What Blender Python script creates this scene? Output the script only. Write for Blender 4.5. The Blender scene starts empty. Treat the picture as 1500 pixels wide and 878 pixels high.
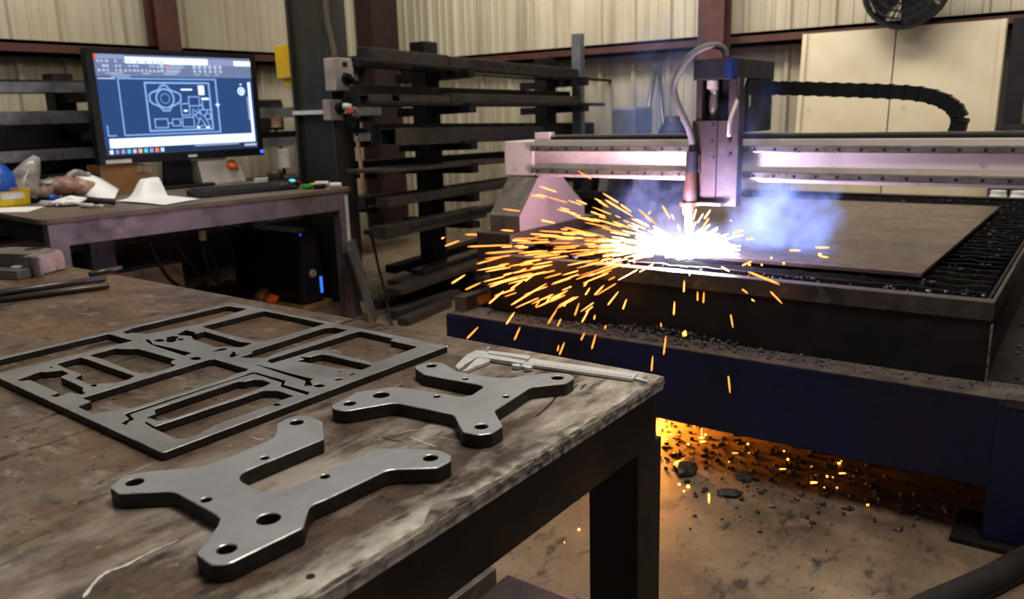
import bpy, bmesh, math, random
from mathutils import Vector, Matrix, noise
random.seed(7)
S = bpy.context.scene
COL = S.collection
PI = math.pi

# ------------------------------------------------------------------ camera (from the vanishing points of the photograph)
XL, YL, XR, YR = -930.0, 213.0, 1630.0, 140.0
CX, CY = 750.0, 439.0
F = math.sqrt(-((XL-CX)*(XR-CX)+(YL-CY)*(YR-CY)))
H = 1.12
ax = -Vector((XL-CX, -(YL-CY), -F)).normalized()
ay = Vector((XR-CX, -(YR-CY), -F)).normalized()
az = ax.cross(ay)
R = Matrix((ax, ay, az))
CAM = Vector((0, 0, H))
cam_d = bpy.data.cameras.new('camera')
cam = bpy.data.objects.new('camera', cam_d); COL.objects.link(cam)
cam.matrix_world = Matrix.Translation(CAM) @ R.to_4x4()
cam_d.sensor_width = 36; cam_d.lens = F/1500*36
cam_d.clip_start = .02
cam_d.dof.use_dof = True; cam_d.dof.focus_distance = 1.12; cam_d.dof.aperture_fstop = 7.5
S.camera = cam

def ray(px, py): return R @ Vector((px-CX, -(py-CY), -F))
def at(px, py, x=None, y=None, z=None):
    d = ray(px, py)
    if z is not None: t = (z-H)/d.z
    elif y is not None: t = y/d.y
    else: t = x/d.x
    return CAM + d*t
def on(px, py, p, dr):                 # on the vertical plane through p along the horizontal direction dr
    n = Vector((-dr[1], dr[0], 0)); d = ray(px, py)
    return CAM + d*(n.dot(Vector((p[0], p[1], 0))-Vector((0, 0, 0)))/n.dot(d))

# ------------------------------------------------------------------ materials
def mat(name, base, layers=(), rough=.5, metal=0., bump=0., bscale=60., bstretch=(1,1,1), rvar=.12, emis=None, estr=0, spec=.5):
    m = bpy.data.materials.new(name); m.use_nodes = True
    nt = m.node_tree; b = nt.nodes['Principled BSDF']; L = nt.links.new; N = nt.nodes.new
    tc = N('ShaderNodeTexCoord')
    def nz(scale, stretch=(1,1,1), det=6, seed=0):
        mp = N('ShaderNodeMapping'); mp.inputs['Scale'].default_value = stretch; mp.inputs['Location'].default_value = (seed*3.1, seed*1.7, seed*2.3)
        L(tc.outputs['Object'], mp.inputs['Vector'])
        n = N('ShaderNodeTexNoise'); n.inputs['Scale'].default_value = scale; n.inputs['Detail'].default_value = det; n.inputs['Roughness'].default_value = .62
        L(mp.outputs[0], n.inputs['Vector']); return n.outputs['Fac']
    c = None
    for k, ly in enumerate(layers):
        col, sc, lo, hi = ly[:4]; st = ly[4] if len(ly) > 4 else (1,1,1)
        mr = N('ShaderNodeMapRange'); mr.inputs[1].default_value = lo; mr.inputs[2].default_value = hi
        L(nz(sc, st, 8, k+1), mr.inputs[0])
        fac = mr.outputs[0]
        if len(ly) > 5:      # axis mask (axis, v0, v1): 0 at v0, 1 at v1
            sp = N('ShaderNodeSeparateXYZ'); L(tc.outputs['Object'], sp.inputs[0])
            m2 = N('ShaderNodeMapRange'); m2.inputs[1].default_value = ly[5][1]; m2.inputs[2].default_value = ly[5][2]
            L(sp.outputs[ly[5][0]], m2.inputs[0])
            mu = N('ShaderNodeMath'); mu.operation = 'MULTIPLY'; L(fac, mu.inputs[0]); L(m2.outputs[0], mu.inputs[1]); fac = mu.outputs[0]
        mx = N('ShaderNodeMix'); mx.data_type = 'RGBA'
        L(fac, mx.inputs[0])
        if c is None: mx.inputs[6].default_value = (*base, 1)
        else: L(c, mx.inputs[6])
        mx.inputs[7].default_value = (*col, 1); c = mx.outputs[2]
    if c is None: b.inputs['Base Color'].default_value = (*base, 1)
    else: L(c, b.inputs['Base Color'])
    b.inputs['Metallic'].default_value = metal
    b.inputs['Specular IOR Level'].default_value = spec
    if rvar:
        mr = N('ShaderNodeMapRange'); mr.inputs[1].default_value = .3; mr.inputs[2].default_value = .7
        mr.inputs[3].default_value = max(0, rough-rvar); mr.inputs[4].default_value = min(1, rough+rvar)
        L(nz(18, (1,1,1), 6, 9), mr.inputs[0]); L(mr.outputs[0], b.inputs['Roughness'])
    else: b.inputs['Roughness'].default_value = rough
    if bump:
        bp = N('ShaderNodeBump'); bp.inputs['Strength'].default_value = bump; bp.inputs['Distance'].default_value = .004
        L(nz(bscale, bstretch, 8, 5), bp.inputs['Height']); L(bp.outputs[0], b.inputs['Normal'])
    if emis:
        b.inputs['Emission Color'].default_value = (*emis, 1); b.inputs['Emission Strength'].default_value = estr
    return m

def emit(name, col, s):
    m = bpy.data.materials.new(name); m.use_nodes = True; nt = m.node_tree
    nt.nodes.remove(nt.nodes['Principled BSDF'])
    e = nt.nodes.new('ShaderNodeEmission'); e.inputs[0].default_value = (*col, 1); e.inputs[1].default_value = s
    nt.links.new(e.outputs[0], nt.nodes['Material Output'].inputs[0]); return m

M = {}
M['panel'] = mat('cream_wall_panel', (.41,.365,.275), [((.29,.25,.175),1.1,.42,.72,(1,1,.35)), ((.49,.445,.345),2.4,.5,.8,(2,2,.15)), ((.20,.165,.115),3.0,.56,.74,(3,3,.12)), ((.10,.085,.065),2.0,.45,.75,(1.6,1.6,.25),(2,1.5,.3))], rough=.55, rvar=.1)
M['redox'] = mat('red_oxide_steel', (.085,.032,.024), [((.04,.018,.014),5,.45,.7)], rough=.6)
M['darkred'] = mat('dark_red_brown_steel', (.028,.012,.010), rough=.7)
M['floor'] = mat('concrete_floor', (.195,.145,.092), [((.095,.072,.054),1.3,.45,.66), ((.30,.225,.15),3.2,.5,.75), ((.05,.042,.034),14,.57,.68,(1.6,.7,1)), ((.05,.042,.036),45,.59,.68,(1.5,.8,1)), ((.25,.19,.12),7,.55,.75)], rough=.62, bump=.25, bscale=70)
M['bench'] = mat('worn_bench_steel', (.112,.076,.052), [     # object coordinates: the right edge of the top lies at x = .986
    ((.24,.115,.038),2.3,.44,.60,(1,1,1),(0,.90,.25)), ((.055,.040,.031),2.4,.47,.66), ((.165,.125,.095),6,.48,.72,(1,1.8,1)),
    ((.045,.034,.028),19,.58,.68,(1,1.4,1)), ((.24,.205,.175),15,.57,.72,(1,2.6,1)), ((.04,.03,.025),75,.57,.66), ((.30,.26,.22),110,.63,.72), ((.03,.024,.02),9,.60,.64,(3,.6,1)),
    ((.44,.395,.335),6.5,.42,.60,(2.4,.9,1),(0,.58,.95)), ((.055,.044,.037),14,.53,.63,(2.6,.8,1),(0,.65,.9)), ((.60,.56,.50),60,.40,.62,(1,1,1),(0,.965,.985))],
    rough=.42, metal=.10, bump=.12, bscale=50, rvar=.16, spec=.45)
M['benchside'] = mat('dark_brown_bench_frame', (.048,.032,.023), [((.10,.052,.026),7,.5,.72), ((.014,.011,.010),4,.45,.7), ((.11,.075,.018),6,.64,.74,(4,4,1))], rough=.55, metal=.2, bump=.15)
M['edge'] = mat('worn_bright_edge', (.30,.26,.22), [((.09,.07,.055),40,.45,.6)], rough=.4, metal=.5, bump=.4, bscale=90)
M['chalk'] = mat('pale_scratch', (.62,.58,.52), [((.3,.26,.22),60,.45,.65)], rough=.6)
M['bright'] = mat('grey_mill_plate', (.315,.322,.33), [((.235,.235,.238),6,.46,.72), ((.38,.385,.395),22,.5,.8,(1,.5,1)), ((.22,.19,.175),40,.66,.78)], rough=.42, metal=.35, rvar=.06)
M['cut'] = mat('dark_cut_edge', (.035,.028,.026), [((.065,.05,.044),40,.45,.7,(1,1,3))], rough=.5, metal=.4)
M['rim'] = mat('bright_plate_arris', (.55,.52,.48), [((.25,.23,.21),30,.4,.65)], rough=.3, metal=.7)
M['frametop'] = mat('grey_skeleton_plate', (.235,.235,.235), [((.17,.155,.145),5,.47,.7), ((.32,.325,.33),14,.5,.8), ((.18,.14,.11),30,.62,.75)], rough=.45, metal=.35, rvar=.08)
M['navy'] = mat('navy_machine_paint', (.010,.016,.060), [((.006,.008,.026),3.5,.45,.7), ((.024,.014,.022),2.2,.5,.75), ((.10,.09,.09),14,.70,.76,(2,2,.35))], rough=.45, bump=.06)
M['navydust'] = mat('dusty_navy_ledge', (.12,.095,.082), [((.05,.042,.045),14,.45,.7), ((.20,.16,.13),40,.55,.75)], rough=.7, bump=.5)
M['tank'] = mat('dark_burnt_steel', (.016,.013,.0145), [((.034,.022,.023),4,.45,.7), ((.010,.009,.010),9,.5,.75)], rough=.5, metal=.2, bump=.1)
M['rimsteel'] = mat('rubbed_rim_steel', (.095,.078,.068), [((.045,.036,.034),9,.45,.7), ((.20,.17,.145),20,.55,.8)], rough=.42, metal=.45, bump=.2)
M['slat'] = mat('charred_slat', (.012,.011,.011), [((.045,.038,.034),26,.52,.72), ((.16,.14,.125),60,.70,.78)], rough=.55, metal=.3, bump=.5)
M['stock'] = mat('brown_grey_stock_plate', (.130,.098,.080), [((.09,.068,.058),2.0,.45,.7,(1,3,1)), ((.21,.165,.14),5,.5,.8,(1,3,1)), ((.07,.055,.05),9,.62,.75)], rough=.42, metal=.4)
M['cream'] = mat('scuffed_pale_gantry_paint', (.62,.54,.49), [((.33,.27,.22),4,.5,.75), ((.20,.15,.11),18,.62,.76,(1,1,1)), ((.58,.54,.50),3,.5,.8)], rough=.5)
M['railsteel'] = mat('linear_rail_steel', (.34,.32,.29), [((.2,.18,.15),10,.45,.7,(1,4,4))], rough=.32, metal=.8)
M['hole'] = mat('dark_bolt_hole', (.01,.008,.009), rough=.8, rvar=0)
M['uprightdark'] = mat('brushed_grey_brown_upright', (.15,.125,.10), [((.085,.072,.06),5,.45,.7,(3,3,1)), ((.24,.20,.165),9,.55,.8,(4,4,1))], rough=.5, metal=.3)
M['uprightlit'] = mat('torch_lit_upright_side', (.22,.18,.185), [((.3,.24,.22),5,.5,.75)], rough=.5)
M['rustplate'] = mat('brown_carriage_steel', (.07,.050,.043), [((.055,.04,.038),8,.45,.7), ((.12,.09,.076),14,.58,.78)], rough=.5, metal=.3)
M['blackhood'] = mat('charcoal_hood', (.022,.020,.026), [((.03,.028,.035),4,.45,.7)], rough=.5)
M['hoodblue'] = mat('blue_hood_corner', (.015,.03,.12), rough=.45)
M['copper'] = mat('brown_torch_body', (.16,.085,.06), [((.09,.05,.04),12,.45,.7)], rough=.4, metal=.5)
M['black'] = mat('black_plastic', (.012,.012,.013), rough=.4, rvar=.06)
M['pcfront'] = mat('glossy_dark_front', (.022,.022,.030), rough=.25, rvar=.05)
M['rubber'] = mat('black_rubber', (.018,.016,.015), [((.035,.028,.022),10,.5,.7)], rough=.7)
M['greyhose'] = mat('grey_torch_hose', (.16,.15,.145), rough=.5)
M['rack'] = mat('black_rack_steel', (.011,.010,.012), [((.022,.018,.018),6,.45,.7)], rough=.55, metal=.2)
M['bar'] = mat('dark_grey_steel_bar', (.085,.077,.080), [((.045,.040,.041),3,.45,.7), ((.13,.115,.11),7,.6,.8)], rough=.30, metal=.6)
M['bar2'] = mat('brownish_steel_bar', (.082,.066,.061), [((.055,.045,.042),4,.45,.7), ((.10,.08,.07),8,.6,.8)], rough=.45, metal=.4)
M['bar3'] = mat('light_grey_tube', (.26,.26,.27), [((.11,.11,.115),5,.45,.7)], rough=.35, metal=.6)
M['tubegrey'] = mat('pale_grey_tube', (.42,.42,.44), [((.25,.25,.26),5,.45,.7,(1,.3,3))], rough=.4, metal=.2)
M['galv'] = mat('galvanised_channel', (.19,.20,.22), [((.13,.135,.15),8,.45,.7)], rough=.45, metal=.5)
M['column'] = mat('dark_green_grey_column', (.040,.037,.028), [((.020,.021,.019),2.5,.42,.65,(1.5,1.5,.4)), ((.055,.052,.044),5,.6,.8,(2,2,.5))], rough=.55)
M['columnlight'] = mat('lighter_column_flange', (.065,.056,.052), [((.035,.031,.030),3,.42,.65,(2,2,.4))], rough=.55)  # flange colour a little lighter than the rest of the column
M['desktop'] = mat('brown_desk_top', (.17,.125,.09), [((.10,.075,.058),5,.45,.7), ((.24,.19,.145),9,.6,.8)], rough=.5)
M['desksteel'] = mat('grey_desk_frame', (.20,.165,.185), [((.10,.075,.08),6,.45,.7), ((.34,.30,.33),16,.6,.8)], rough=.45, metal=.2)
M['deskleg'] = mat('dark_desk_leg', (.030,.026,.030), rough=.5, metal=.2)
M['paper'] = mat('white_paper', (.78,.77,.74), rough=.7, rvar=0)
M['white'] = mat('off_white_plastic', (.62,.60,.56), [((.45,.42,.38),9,.5,.75)], rough=.45)
M['card'] = mat('brown_cardboard', (.33,.185,.075), [((.26,.14,.055),6,.45,.7)], rough=.75)
M['wood'] = mat('raw_timber', (.34,.21,.10), [((.24,.14,.065),8,.45,.7,(6,1,6))], rough=.7)
M['yellow'] = mat('yellow_plastic', (.68,.50,.02), rough=.45)
M['safety'] = mat('safety_yellow_paint', (.62,.40,.012), [((.45,.28,.01),8,.5,.7)], rough=.5)
M['bluep'] = mat('blue_plastic', (.015,.075,.36), rough=.3)
M['orange'] = mat('orange_plastic', (.75,.16,.05), rough=.5)
M['red'] = mat('red_plastic', (.55,.04,.03), rough=.4)
M['green'] = mat('green_plastic', (.05,.32,.06), rough=.4)
M['foil'] = mat('clear_grey_plastic', (.30,.28,.26), [((.14,.12,.10),20,.45,.65)], rough=.25)
M['bagm'] = mat('crumpled_tan_bag', (.36,.25,.18), [((.20,.10,.07),9,.42,.62), ((.60,.54,.48),12,.58,.75)], rough=.4, bump=.5, bscale=25)
M['tan'] = mat('tan_cable', (.50,.27,.14), rough=.5)
M['switchbox'] = mat('grey_pink_switch_box', (.40,.345,.315), [((.28,.23,.20),9,.45,.7)], rough=.5)
M['panelwood'] = mat('cream_sheet_board', (.50,.43,.30), [((.44,.36,.23),2.2,.45,.7), ((.26,.19,.12),3,.66,.8,(2,1,1)), ((.62,.55,.41),1.5,.5,.8)], rough=.6)
M['silver'] = mat('satin_stainless', (.60,.60,.59), [((.46,.46,.46),20,.45,.7,(1,6,1))], rough=.38, metal=.35, rvar=.05)
M['slag'] = mat('grey_slag', (.15,.14,.145), [((.05,.045,.048),30,.42,.6), ((.32,.30,.30),40,.6,.75)], rough=.5, metal=.2)
M['darkslag'] = mat('dark_slag', (.035,.030,.030), [((.10,.085,.08),40,.55,.75)], rough=.55)
M['machined'] = mat('machined_fixture_steel', (.22,.20,.185), [((.12,.105,.095),9,.45,.7), ((.33,.30,.28),30,.55,.8)], rough=.38, metal=.55)
M['rod'] = mat('dark_grey_rod', (.075,.066,.060), rough=.42, metal=.5)
M['mouseled'] = emit('cyan_led', (.15,.6,.7), 1.0)
M['led'] = emit('blue_led', (.03,.10,1), 3.0)
M['hotcore'] = emit('white_hot_arc', (.92,.95,1), 40)
M['sparkA'] = emit('orange_spark', (1,.31,.06), 1.9)
M['sparkB'] = emit('yellow_spark', (1,.38,.09), 2.6)
M['sparkC'] = emit('deep_orange_spark', (1,.20,.04), 1.4)
M['sparkW'] = emit('white_gold_spark', (1,.60,.28), 5)
M['ember'] = emit('hot_ember', (1,.36,.07), 4)

# ------------------------------------------------------------------ mesh helpers
class MB:
    def __init__(s): s.bm = bmesh.new()
    def face(s, pts):
        v = [s.bm.verts.new(p) for p in pts]; s.bm.faces.new(v); return s
    def box(s, a, b):
        x0,x1 = sorted((a[0],b[0])); y0,y1 = sorted((a[1],b[1])); z0,z1 = sorted((a[2],b[2]))
        return s.hexa([(x0,y0,z0),(x1,y0,z0),(x1,y1,z0),(x0,y1,z0)], [(x0,y0,z1),(x1,y0,z1),(x1,y1,z1),(x0,y1,z1)])
    def hexa(s, bot, top):
        n = len(bot)
        vb = [s.bm.verts.new(p) for p in bot]; vt = [s.bm.verts.new(p) for p in top]
        s.bm.faces.new(vb[::-1]); s.bm.faces.new(vt)
        for i in range(n): s.bm.faces.new((vb[i], vb[(i+1)%n], vt[(i+1)%n], vt[i]))
        return s
    def prism(s, pts, vec):
        v = Vector(vec); return s.hexa([Vector(p) for p in pts], [Vector(p)+v for p in pts])
    def beam(s, p, q, w, h, up=(0,0,1)):
        p, q = Vector(p), Vector(q); d = (q-p).normalized(); u = Vector(up)
        r = d.cross(u).normalized(); u = r.cross(d)
        c = [(-w/2,-h/2),(w/2,-h/2),(w/2,h/2),(-w/2,h/2)]
        return s.hexa([p+r*a+u*b for a,b in c], [q+r*a+u*b for a,b in c])
    def hollow(s, p, q, w, h, t, up=(0,0,1)):      # rectangular tube with open ends
        p, q = Vector(p), Vector(q); d = (q-p).normalized(); u = Vector(up)
        r = d.cross(u).normalized(); u = r.cross(d)
        def ring(o, k): return [s.bm.verts.new(o+r*a*(w/2-k)+u*b*(h/2-k)) for a,b in ((-1,-1),(1,-1),(1,1),(-1,1))]
        A,B,C,D = ring(p,0), ring(q,0), ring(p,t), ring(q,t)
        for i in range(4):
            j = (i+1)%4
            s.bm.faces.new((A[i],A[j],B[j],B[i])); s.bm.faces.new((C[j],C[i],D[i],D[j]))
            s.bm.faces.new((A[j],A[i],C[i],C[j])); s.bm.faces.new((B[i],B[j],D[j],D[i]))
        return s
    def cyl(s, p, q, r, r2=None, n=20): return s.tube([p, q], [r, r if r2 is None else r2], n)
    def tube(s, path, r, n=10):
        path = [Vector(p) for p in path]; k = len(path)
        rs = r if isinstance(r, (list, tuple)) else [r]*k
        t0 = (path[1]-path[0]).normalized()
        u = t0.orthogonal().normalized(); rings = []
        for i, p in enumerate(path):
            t = ((path[min(i+1,k-1)]-path[i]).normalized()+(path[i]-path[max(i-1,0)]).normalized()).normalized()
            u = (u - t*u.dot(t)).normalized(); v = t.cross(u)
            rings.append([s.bm.verts.new(p+(u*math.cos(2*PI*j/n)+v*math.sin(2*PI*j/n))*max(rs[i],1e-5)) for j in range(n)])
        for a, b in zip(rings, rings[1:]):
            for j in range(n): s.bm.faces.new((a[j], a[(j+1)%n], b[(j+1)%n], b[j]))
        s.bm.faces.new(rings[0][::-1]); s.bm.faces.new(rings[-1]); return s
    def lathe(s, c, prof, n=24):                    # profile of (radius, z)
        c = Vector(c); rings = []
        for r, z in prof: rings.append([s.bm.verts.new(c+Vector((r*math.cos(2*PI*j/n), r*math.sin(2*PI*j/n), z))) for j in range(n)])
        for a, b in zip(rings, rings[1:]):
            for j in range(n): s.bm.faces.new((a[j], a[(j+1)%n], b[(j+1)%n], b[j]))
        s.bm.faces.new(rings[0][::-1]); s.bm.faces.new(rings[-1]); return s
    def torus(s, c, nrm, R_, r, n=32, m=6):
        c = Vector(c); nv = Vector(nrm).normalized(); u = nv.orthogonal().normalized(); v = nv.cross(u); rings = []
        for i in range(n):
            a = 2*PI*i/n; d = u*math.cos(a)+v*math.sin(a)
            rings.append([s.bm.verts.new(c+d*(R_+r*math.cos(2*PI*j/m))+nv*r*math.sin(2*PI*j/m)) for j in range(m)])
        for i in range(n):
            a, b = rings[i], rings[(i+1)%n]
            for j in range(m): s.bm.faces.new((a[j], a[(j+1)%m], b[(j+1)%m], b[j]))
        return s
    def lump(s, c, r, seed=0, flat=.7, sub=1):
        t = bmesh.new(); bmesh.ops.create_icosphere(t, subdivisions=sub, radius=1)
        rx, ry = r*(1+.3*math.sin(seed*2.1)), r*(1+.3*math.cos(seed*1.3)); rot = Matrix.Rotation(seed*1.7, 3, 'Z')
        mp = {}
        for v in t.verts:
            k = 1+.45*noise.noise(v.co*1.3+Vector((seed*3.3, seed, -seed)))
            p = rot @ Vector((v.co.x*rx*k, v.co.y*ry*k, v.co.z*r*flat*k))
            mp[v] = s.bm.verts.new(Vector(c)+p)
        for f in t.faces: s.bm.faces.new([mp[v] for v in f.verts])
        t.free(); return s
    def build(s, name, m, parent=None, bev=0, smooth=False, keep=False):
        bm = s.bm
        bmesh.ops.recalc_face_normals(bm, faces=bm.faces)
        if bev:
            ed = [e for e in bm.edges if len(e.link_faces) == 2 and e.calc_face_angle(0) > .5]
            bmesh.ops.bevel(bm, geom=ed, offset=bev, segments=2, affect='EDGES', profile=.6, clamp_overlap=True)
        return link(name, bm, m, parent, smooth, keep)

def root_of(o):
    while o.parent: o = o.parent
    return o
def link(name, bm, m, parent=None, smooth=False, keep=False):
    me = bpy.data.meshes.new(name)
    if parent is not None: off = root_of(parent).location.copy()
    elif keep or not bm.verts: off = Vector()
    else:
        xs = [v.co.x for v in bm.verts]; ys = [v.co.y for v in bm.verts]; zs = [v.co.z for v in bm.verts]
        off = Vector(((min(xs)+max(xs))/2, (min(ys)+max(ys))/2, min(zs)))
    bmesh.ops.translate(bm, verts=bm.verts, vec=-off)
    bm.to_mesh(me); bm.free()
    for mm in (m if isinstance(m, (list, tuple)) else [m]): me.materials.append(mm)
    if smooth:
        me.shade_smooth()
        for p in me.polygons: p.use_smooth = True
    o = bpy.data.objects.new(name, me); COL.objects.link(o)
    if parent is not None: o.parent = parent
    else: o.location = off
    return o
def autosmooth(o, ang=.6):
    me = o.data
    bm = bmesh.new(); bm.from_mesh(me)
    for f in bm.faces: f.smooth = True
    for e in bm.edges: e.smooth = len(e.link_faces) == 2 and e.calc_face_angle(0) < ang
    bm.to_mesh(me); bm.free(); return o
def thing(name, label, cat, loc=(0,0,0), group=None):
    o = bpy.data.objects.new(name, None); COL.objects.link(o); o.location = loc; o.empty_display_size = .05
    return tag(o, label, cat, group)
def tag(o, label, cat, group=None, kind=None):
    o['label'] = label; o['category'] = cat
    if group: o['group'] = group
    if kind: o['kind'] = kind
    return o
def struct(o): o['kind'] = 'structure'; return o
def flat(name, outer, holes, z0, th, mats, parent=None, bev=.0008):
    """A cut plate: outline and holes given as world xy points, walls included; top / side / arris materials."""
    cu = bpy.data.curves.new(name, 'CURVE'); cu.dimensions = '2D'; cu.fill_mode = 'BOTH'
    cu.extrude = th/2-bev; cu.bevel_depth = bev; cu.bevel_resolution = 1; cu.offset = -bev
    for poly in [outer]+holes:
        sp = cu.splines.new('POLY'); sp.points.add(len(poly)-1); sp.use_cyclic_u = True
        for p, q in zip(sp.points, poly): p.co = (q[0], q[1], 0, 1)
    t = bpy.data.objects.new('tmp', cu); COL.objects.link(t)
    dg = bpy.context.evaluated_depsgraph_get(); dg.update()
    me = bpy.data.meshes.new_from_object(t.evaluated_get(dg)); bpy.data.objects.remove(t)
    bm = bmesh.new(); bm.from_mesh(me); bpy.data.meshes.remove(me)
    bmesh.ops.remove_doubles(bm, verts=bm.verts, dist=1e-6)
    bmesh.ops.translate(bm, verts=bm.verts, vec=(0,0,z0+th/2))
    for f in bm.faces:
        f.smooth = False
        f.material_index = 0 if abs(f.normal.z) > .97 else (2 if f.normal.z > .2 else 1)
    return link(name, bm, mats, parent)
def fillet(p, r, n=4):
    out = []
    k = len(p)
    for i in range(k):
        a, b, c = Vector(p[i-1]), Vector(p[i]), Vector(p[(i+1)%k])
        u, v = (a-b), (c-b); lu, lv = u.length, v.length
        if lu < 1e-6 or lv < 1e-6: continue
        u /= lu; v /= lv; d = min(r, lu*.45, lv*.45)
        for t in [j/n for j in range(n+1)]:
            out.append(b+u*d*(1-t)**2+v*d*t*t)
    return out
def xy(pts, z): return [at(px, py, z=z).xy for px, py in pts]
def crop(x0, y0, pts, s=7.315): return [(x0+a/s, y0+b/s) for a, b in pts]
def disc(px, py, hw, z, n=24, sq=1.0):
    c = at(px, py, z=z); r = hw*(c-CAM).length/math.hypot(F, math.hypot(px-CX, py-CY))
    return [Vector((c.x+r*math.cos(2*PI*i/n), c.y+sq*r*math.sin(2*PI*i/n))) for i in range(n)]
def dup(src, loc, label=None):
    r = src.copy(); COL.objects.link(r); r.location = loc
    if label: r['label'] = label
    for ch in list(src.children):
        c = ch.copy(); COL.objects.link(c); c.parent = r
    return r
def catmull(pts, n=8):
    p = [Vector(q) for q in pts]; p = [2*p[0]-p[1]]+p+[2*p[-1]-p[-2]]; out = []
    for i in range(1, len(p)-2):
        for k in range(n):
            t = k/n
            out.append(.5*((2*p[i])+(-p[i-1]+p[i+1])*t+(2*p[i-1]-5*p[i]+4*p[i+1]-p[i+2])*t*t+(-p[i-1]+3*p[i]-3*p[i+1]+p[i+2])*t**3))
    return out+[p[-2]]

# ------------------------------------------------------------------ the room
WX, WY = -5.6, 6.05
def ribbed(name, along, a0, a1, fixed, top, sgn):
    bm = bmesh.new(); prof = []
    a = a0
    while a < a1:
        for da, dep in ((0,0),(.012,.028),(.040,.028),(.052,0),(.125,0),(.131,.008),(.149,.008),(.155,0),(.205,0),(.211,.008),(.229,.008),(.235,0)):
            prof.append((a+da, dep))
        a += .305
    vs = []
    for a, dep in prof:
        row = [(a, fixed+sgn*dep, z) if along == 'x' else (fixed+sgn*dep, a, z) for z in (0, top)]
        vs.append([bm.verts.new(p) for p in row])
    for p, q in zip(vs, vs[1:]): bm.faces.new((p[0], q[0], q[1], p[1]))
    return struct(link(name, bm, M['panel'], keep=True))
struct(MB().box((-6.2,-1.6,-.1),(2.4,6.5,0)).build('floor', M['floor'], keep=True))
ribbed('wall_back', 'x', -5.6, 2.3, WY, 3.9, -1)
ribbed('wall_left', 'y', -1.5, 6.05, WX, 3.9, 1)
gz = 1.62
b = MB(); b.box((WX+.03, WY-.13, gz-.085),(2.3, WY-.035, gz-.06)); b.box((WX+.03, WY-.13, gz-.085),(2.3, WY-.115, gz+.01)); b.box((WX+.03,WY-.13,gz-.012),(2.3,WY-.035,gz+.01))
struct(b.build('trim_1', M['redox'], keep=True))
b = MB(); b.box((WX+.035,-1.5,gz-.075),(WX+.13,WY-.14,gz-.05)); b.box((WX+.115,-1.5,gz-.075),(WX+.13,WY-.14,gz+.02)); b.box((WX+.035,-1.5,gz),(WX+.13,WY-.14,gz+.02))
struct(b.build('trim_2', M['redox'], keep=True))
def ipost(name, x, y, w, d, m, z1=3.9, wx=True):       # I section, flanges facing y (wx) or x
    b = MB(); t = .014
    if wx:
        b.box((x-w/2,y-d/2,0),(x+w/2,y-d/2+t,z1)); b.box((x-w/2,y+d/2-t,0),(x+w/2,y+d/2,z1)); b.box((x-t/2,y-d/2+t,0),(x+t/2,y+d/2-t,z1))
    else:
        b.box((x-d/2,y-w/2,0),(x-d/2+t,y+w/2,z1)); b.box((x+d/2-t,y-w/2,0),(x+d/2,y+w/2,z1)); b.box((x-d/2+t,y-t/2,0),(x+d/2-t,y+t/2,z1))
    return struct(b.build(name, m, keep=True))
p0, p1 = at(1022,40,y=5.78), at(1060,40,y=5.78)
ipost('trim_3', (p0.x+p1.x)/2, 5.85, abs(p1.x-p0.x), .14, M['redox'])
p0, p1 = at(545,40,x=-5.37), at(583,40,x=-5.37)
b = MB().box((WX+.03, p0.y, 0),(-5.37, p1.y, 3.9)); struct(b.build('trim_4', M['darkred'], keep=True))
p0, p1 = at(229,30,x=-5.37), at(262,30,x=-5.37)
ipost('trim_5', -5.44, (p0.y+p1.y)/2, p1.y-p0.y, .14, M['redox'], wx=False)
# foreground steel column: I section
cy0 = 3.32
c0, c1 = at(420,20,y=cy0), at(477,20,y=cy0)
cr = at(508,60,x=c1.x)
cl = tag(thing('steel_column', 'dark steel column standing behind the end of the computer desk, carrying a switch box', 'column', (c1.x-.15, cy0+.1, 0)), 'dark steel column standing behind the end of the computer desk, carrying a switch box', 'column')
cl['kind'] = 'structure'
MB().box((c0.x+.02,cy0+.075,0),(c1.x-.012,cy0+.089,3.9)).build('web', M['column'], cl)
MB().box((c1.x-.014,cy0,0),(c1.x,cr.y,3.9)).build('flange', M['columnlight'], cl)
MB().box((c0.x,cy0-.01,0),(c0.x+.02,cr.y,3.9)).build('flange', M['column'], cl)
MB().box((c0.x+.02,cy0+.02,0),(c1.x-.014,cy0+.074,3.9)).build('infill_plate', M['column'], cl)
sz = at(450,165,y=cy0).z
o = MB().box((c0.x-.004,cy0-.016,sz-.012),(c1.x+.006,cr.y+.004,sz+.012)).build('strap', M['white'], cl)
o['label'] = 'pale strap around the column'

# switch box, socket and plug on the column flange
def colpt(px, py, off=0): return at(px, py, x=c1.x+off)
q0, q1 = colpt(489,84,.09), colpt(520,133,.09)
sw = thing('switch_box', 'grey square isolator box with black rotary handle on the steel column', 'switch', ((c1.x+.04), q0.y, q1.z))
MB().box((c1.x+.001,q0.y,q1.z),(c1.x+.09,q1.y,q0.z)).build('housing', M['switchbox'], sw, bev=.006)
yc, zc = (q0.y+q1.y)/2+.01, q1.z+.35*(q0.z-q1.z)
kb = MB().cyl((c1.x+.09,yc,zc),(c1.x+.115,yc,zc),.034,.030); kb.beam((c1.x+.125,yc-.045,zc+.025),(c1.x+.125,yc+.05,zc-.03),.022,.03,up=(1,0,0))
kb.build('rotary_handle', M['black'], sw)
MB().box((c1.x+.09,yc-.02,zc+.07),(c1.x+.094,yc+.012,zc+.095)).build('rating_plate', M['black'], sw)
q2, q3 = colpt(482,146,.06), colpt(503,176,.06)
so = thing('socket_box', 'small grey socket outlet below the isolator on the steel column', 'socket', (c1.x+.03,q2.y,q3.z))
MB().box((c1.x+.001,q2.y,q3.z),(c1.x+.06,q3.y,q2.z)).build('housing', M['switchbox'], so, bev=.004)
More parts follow.
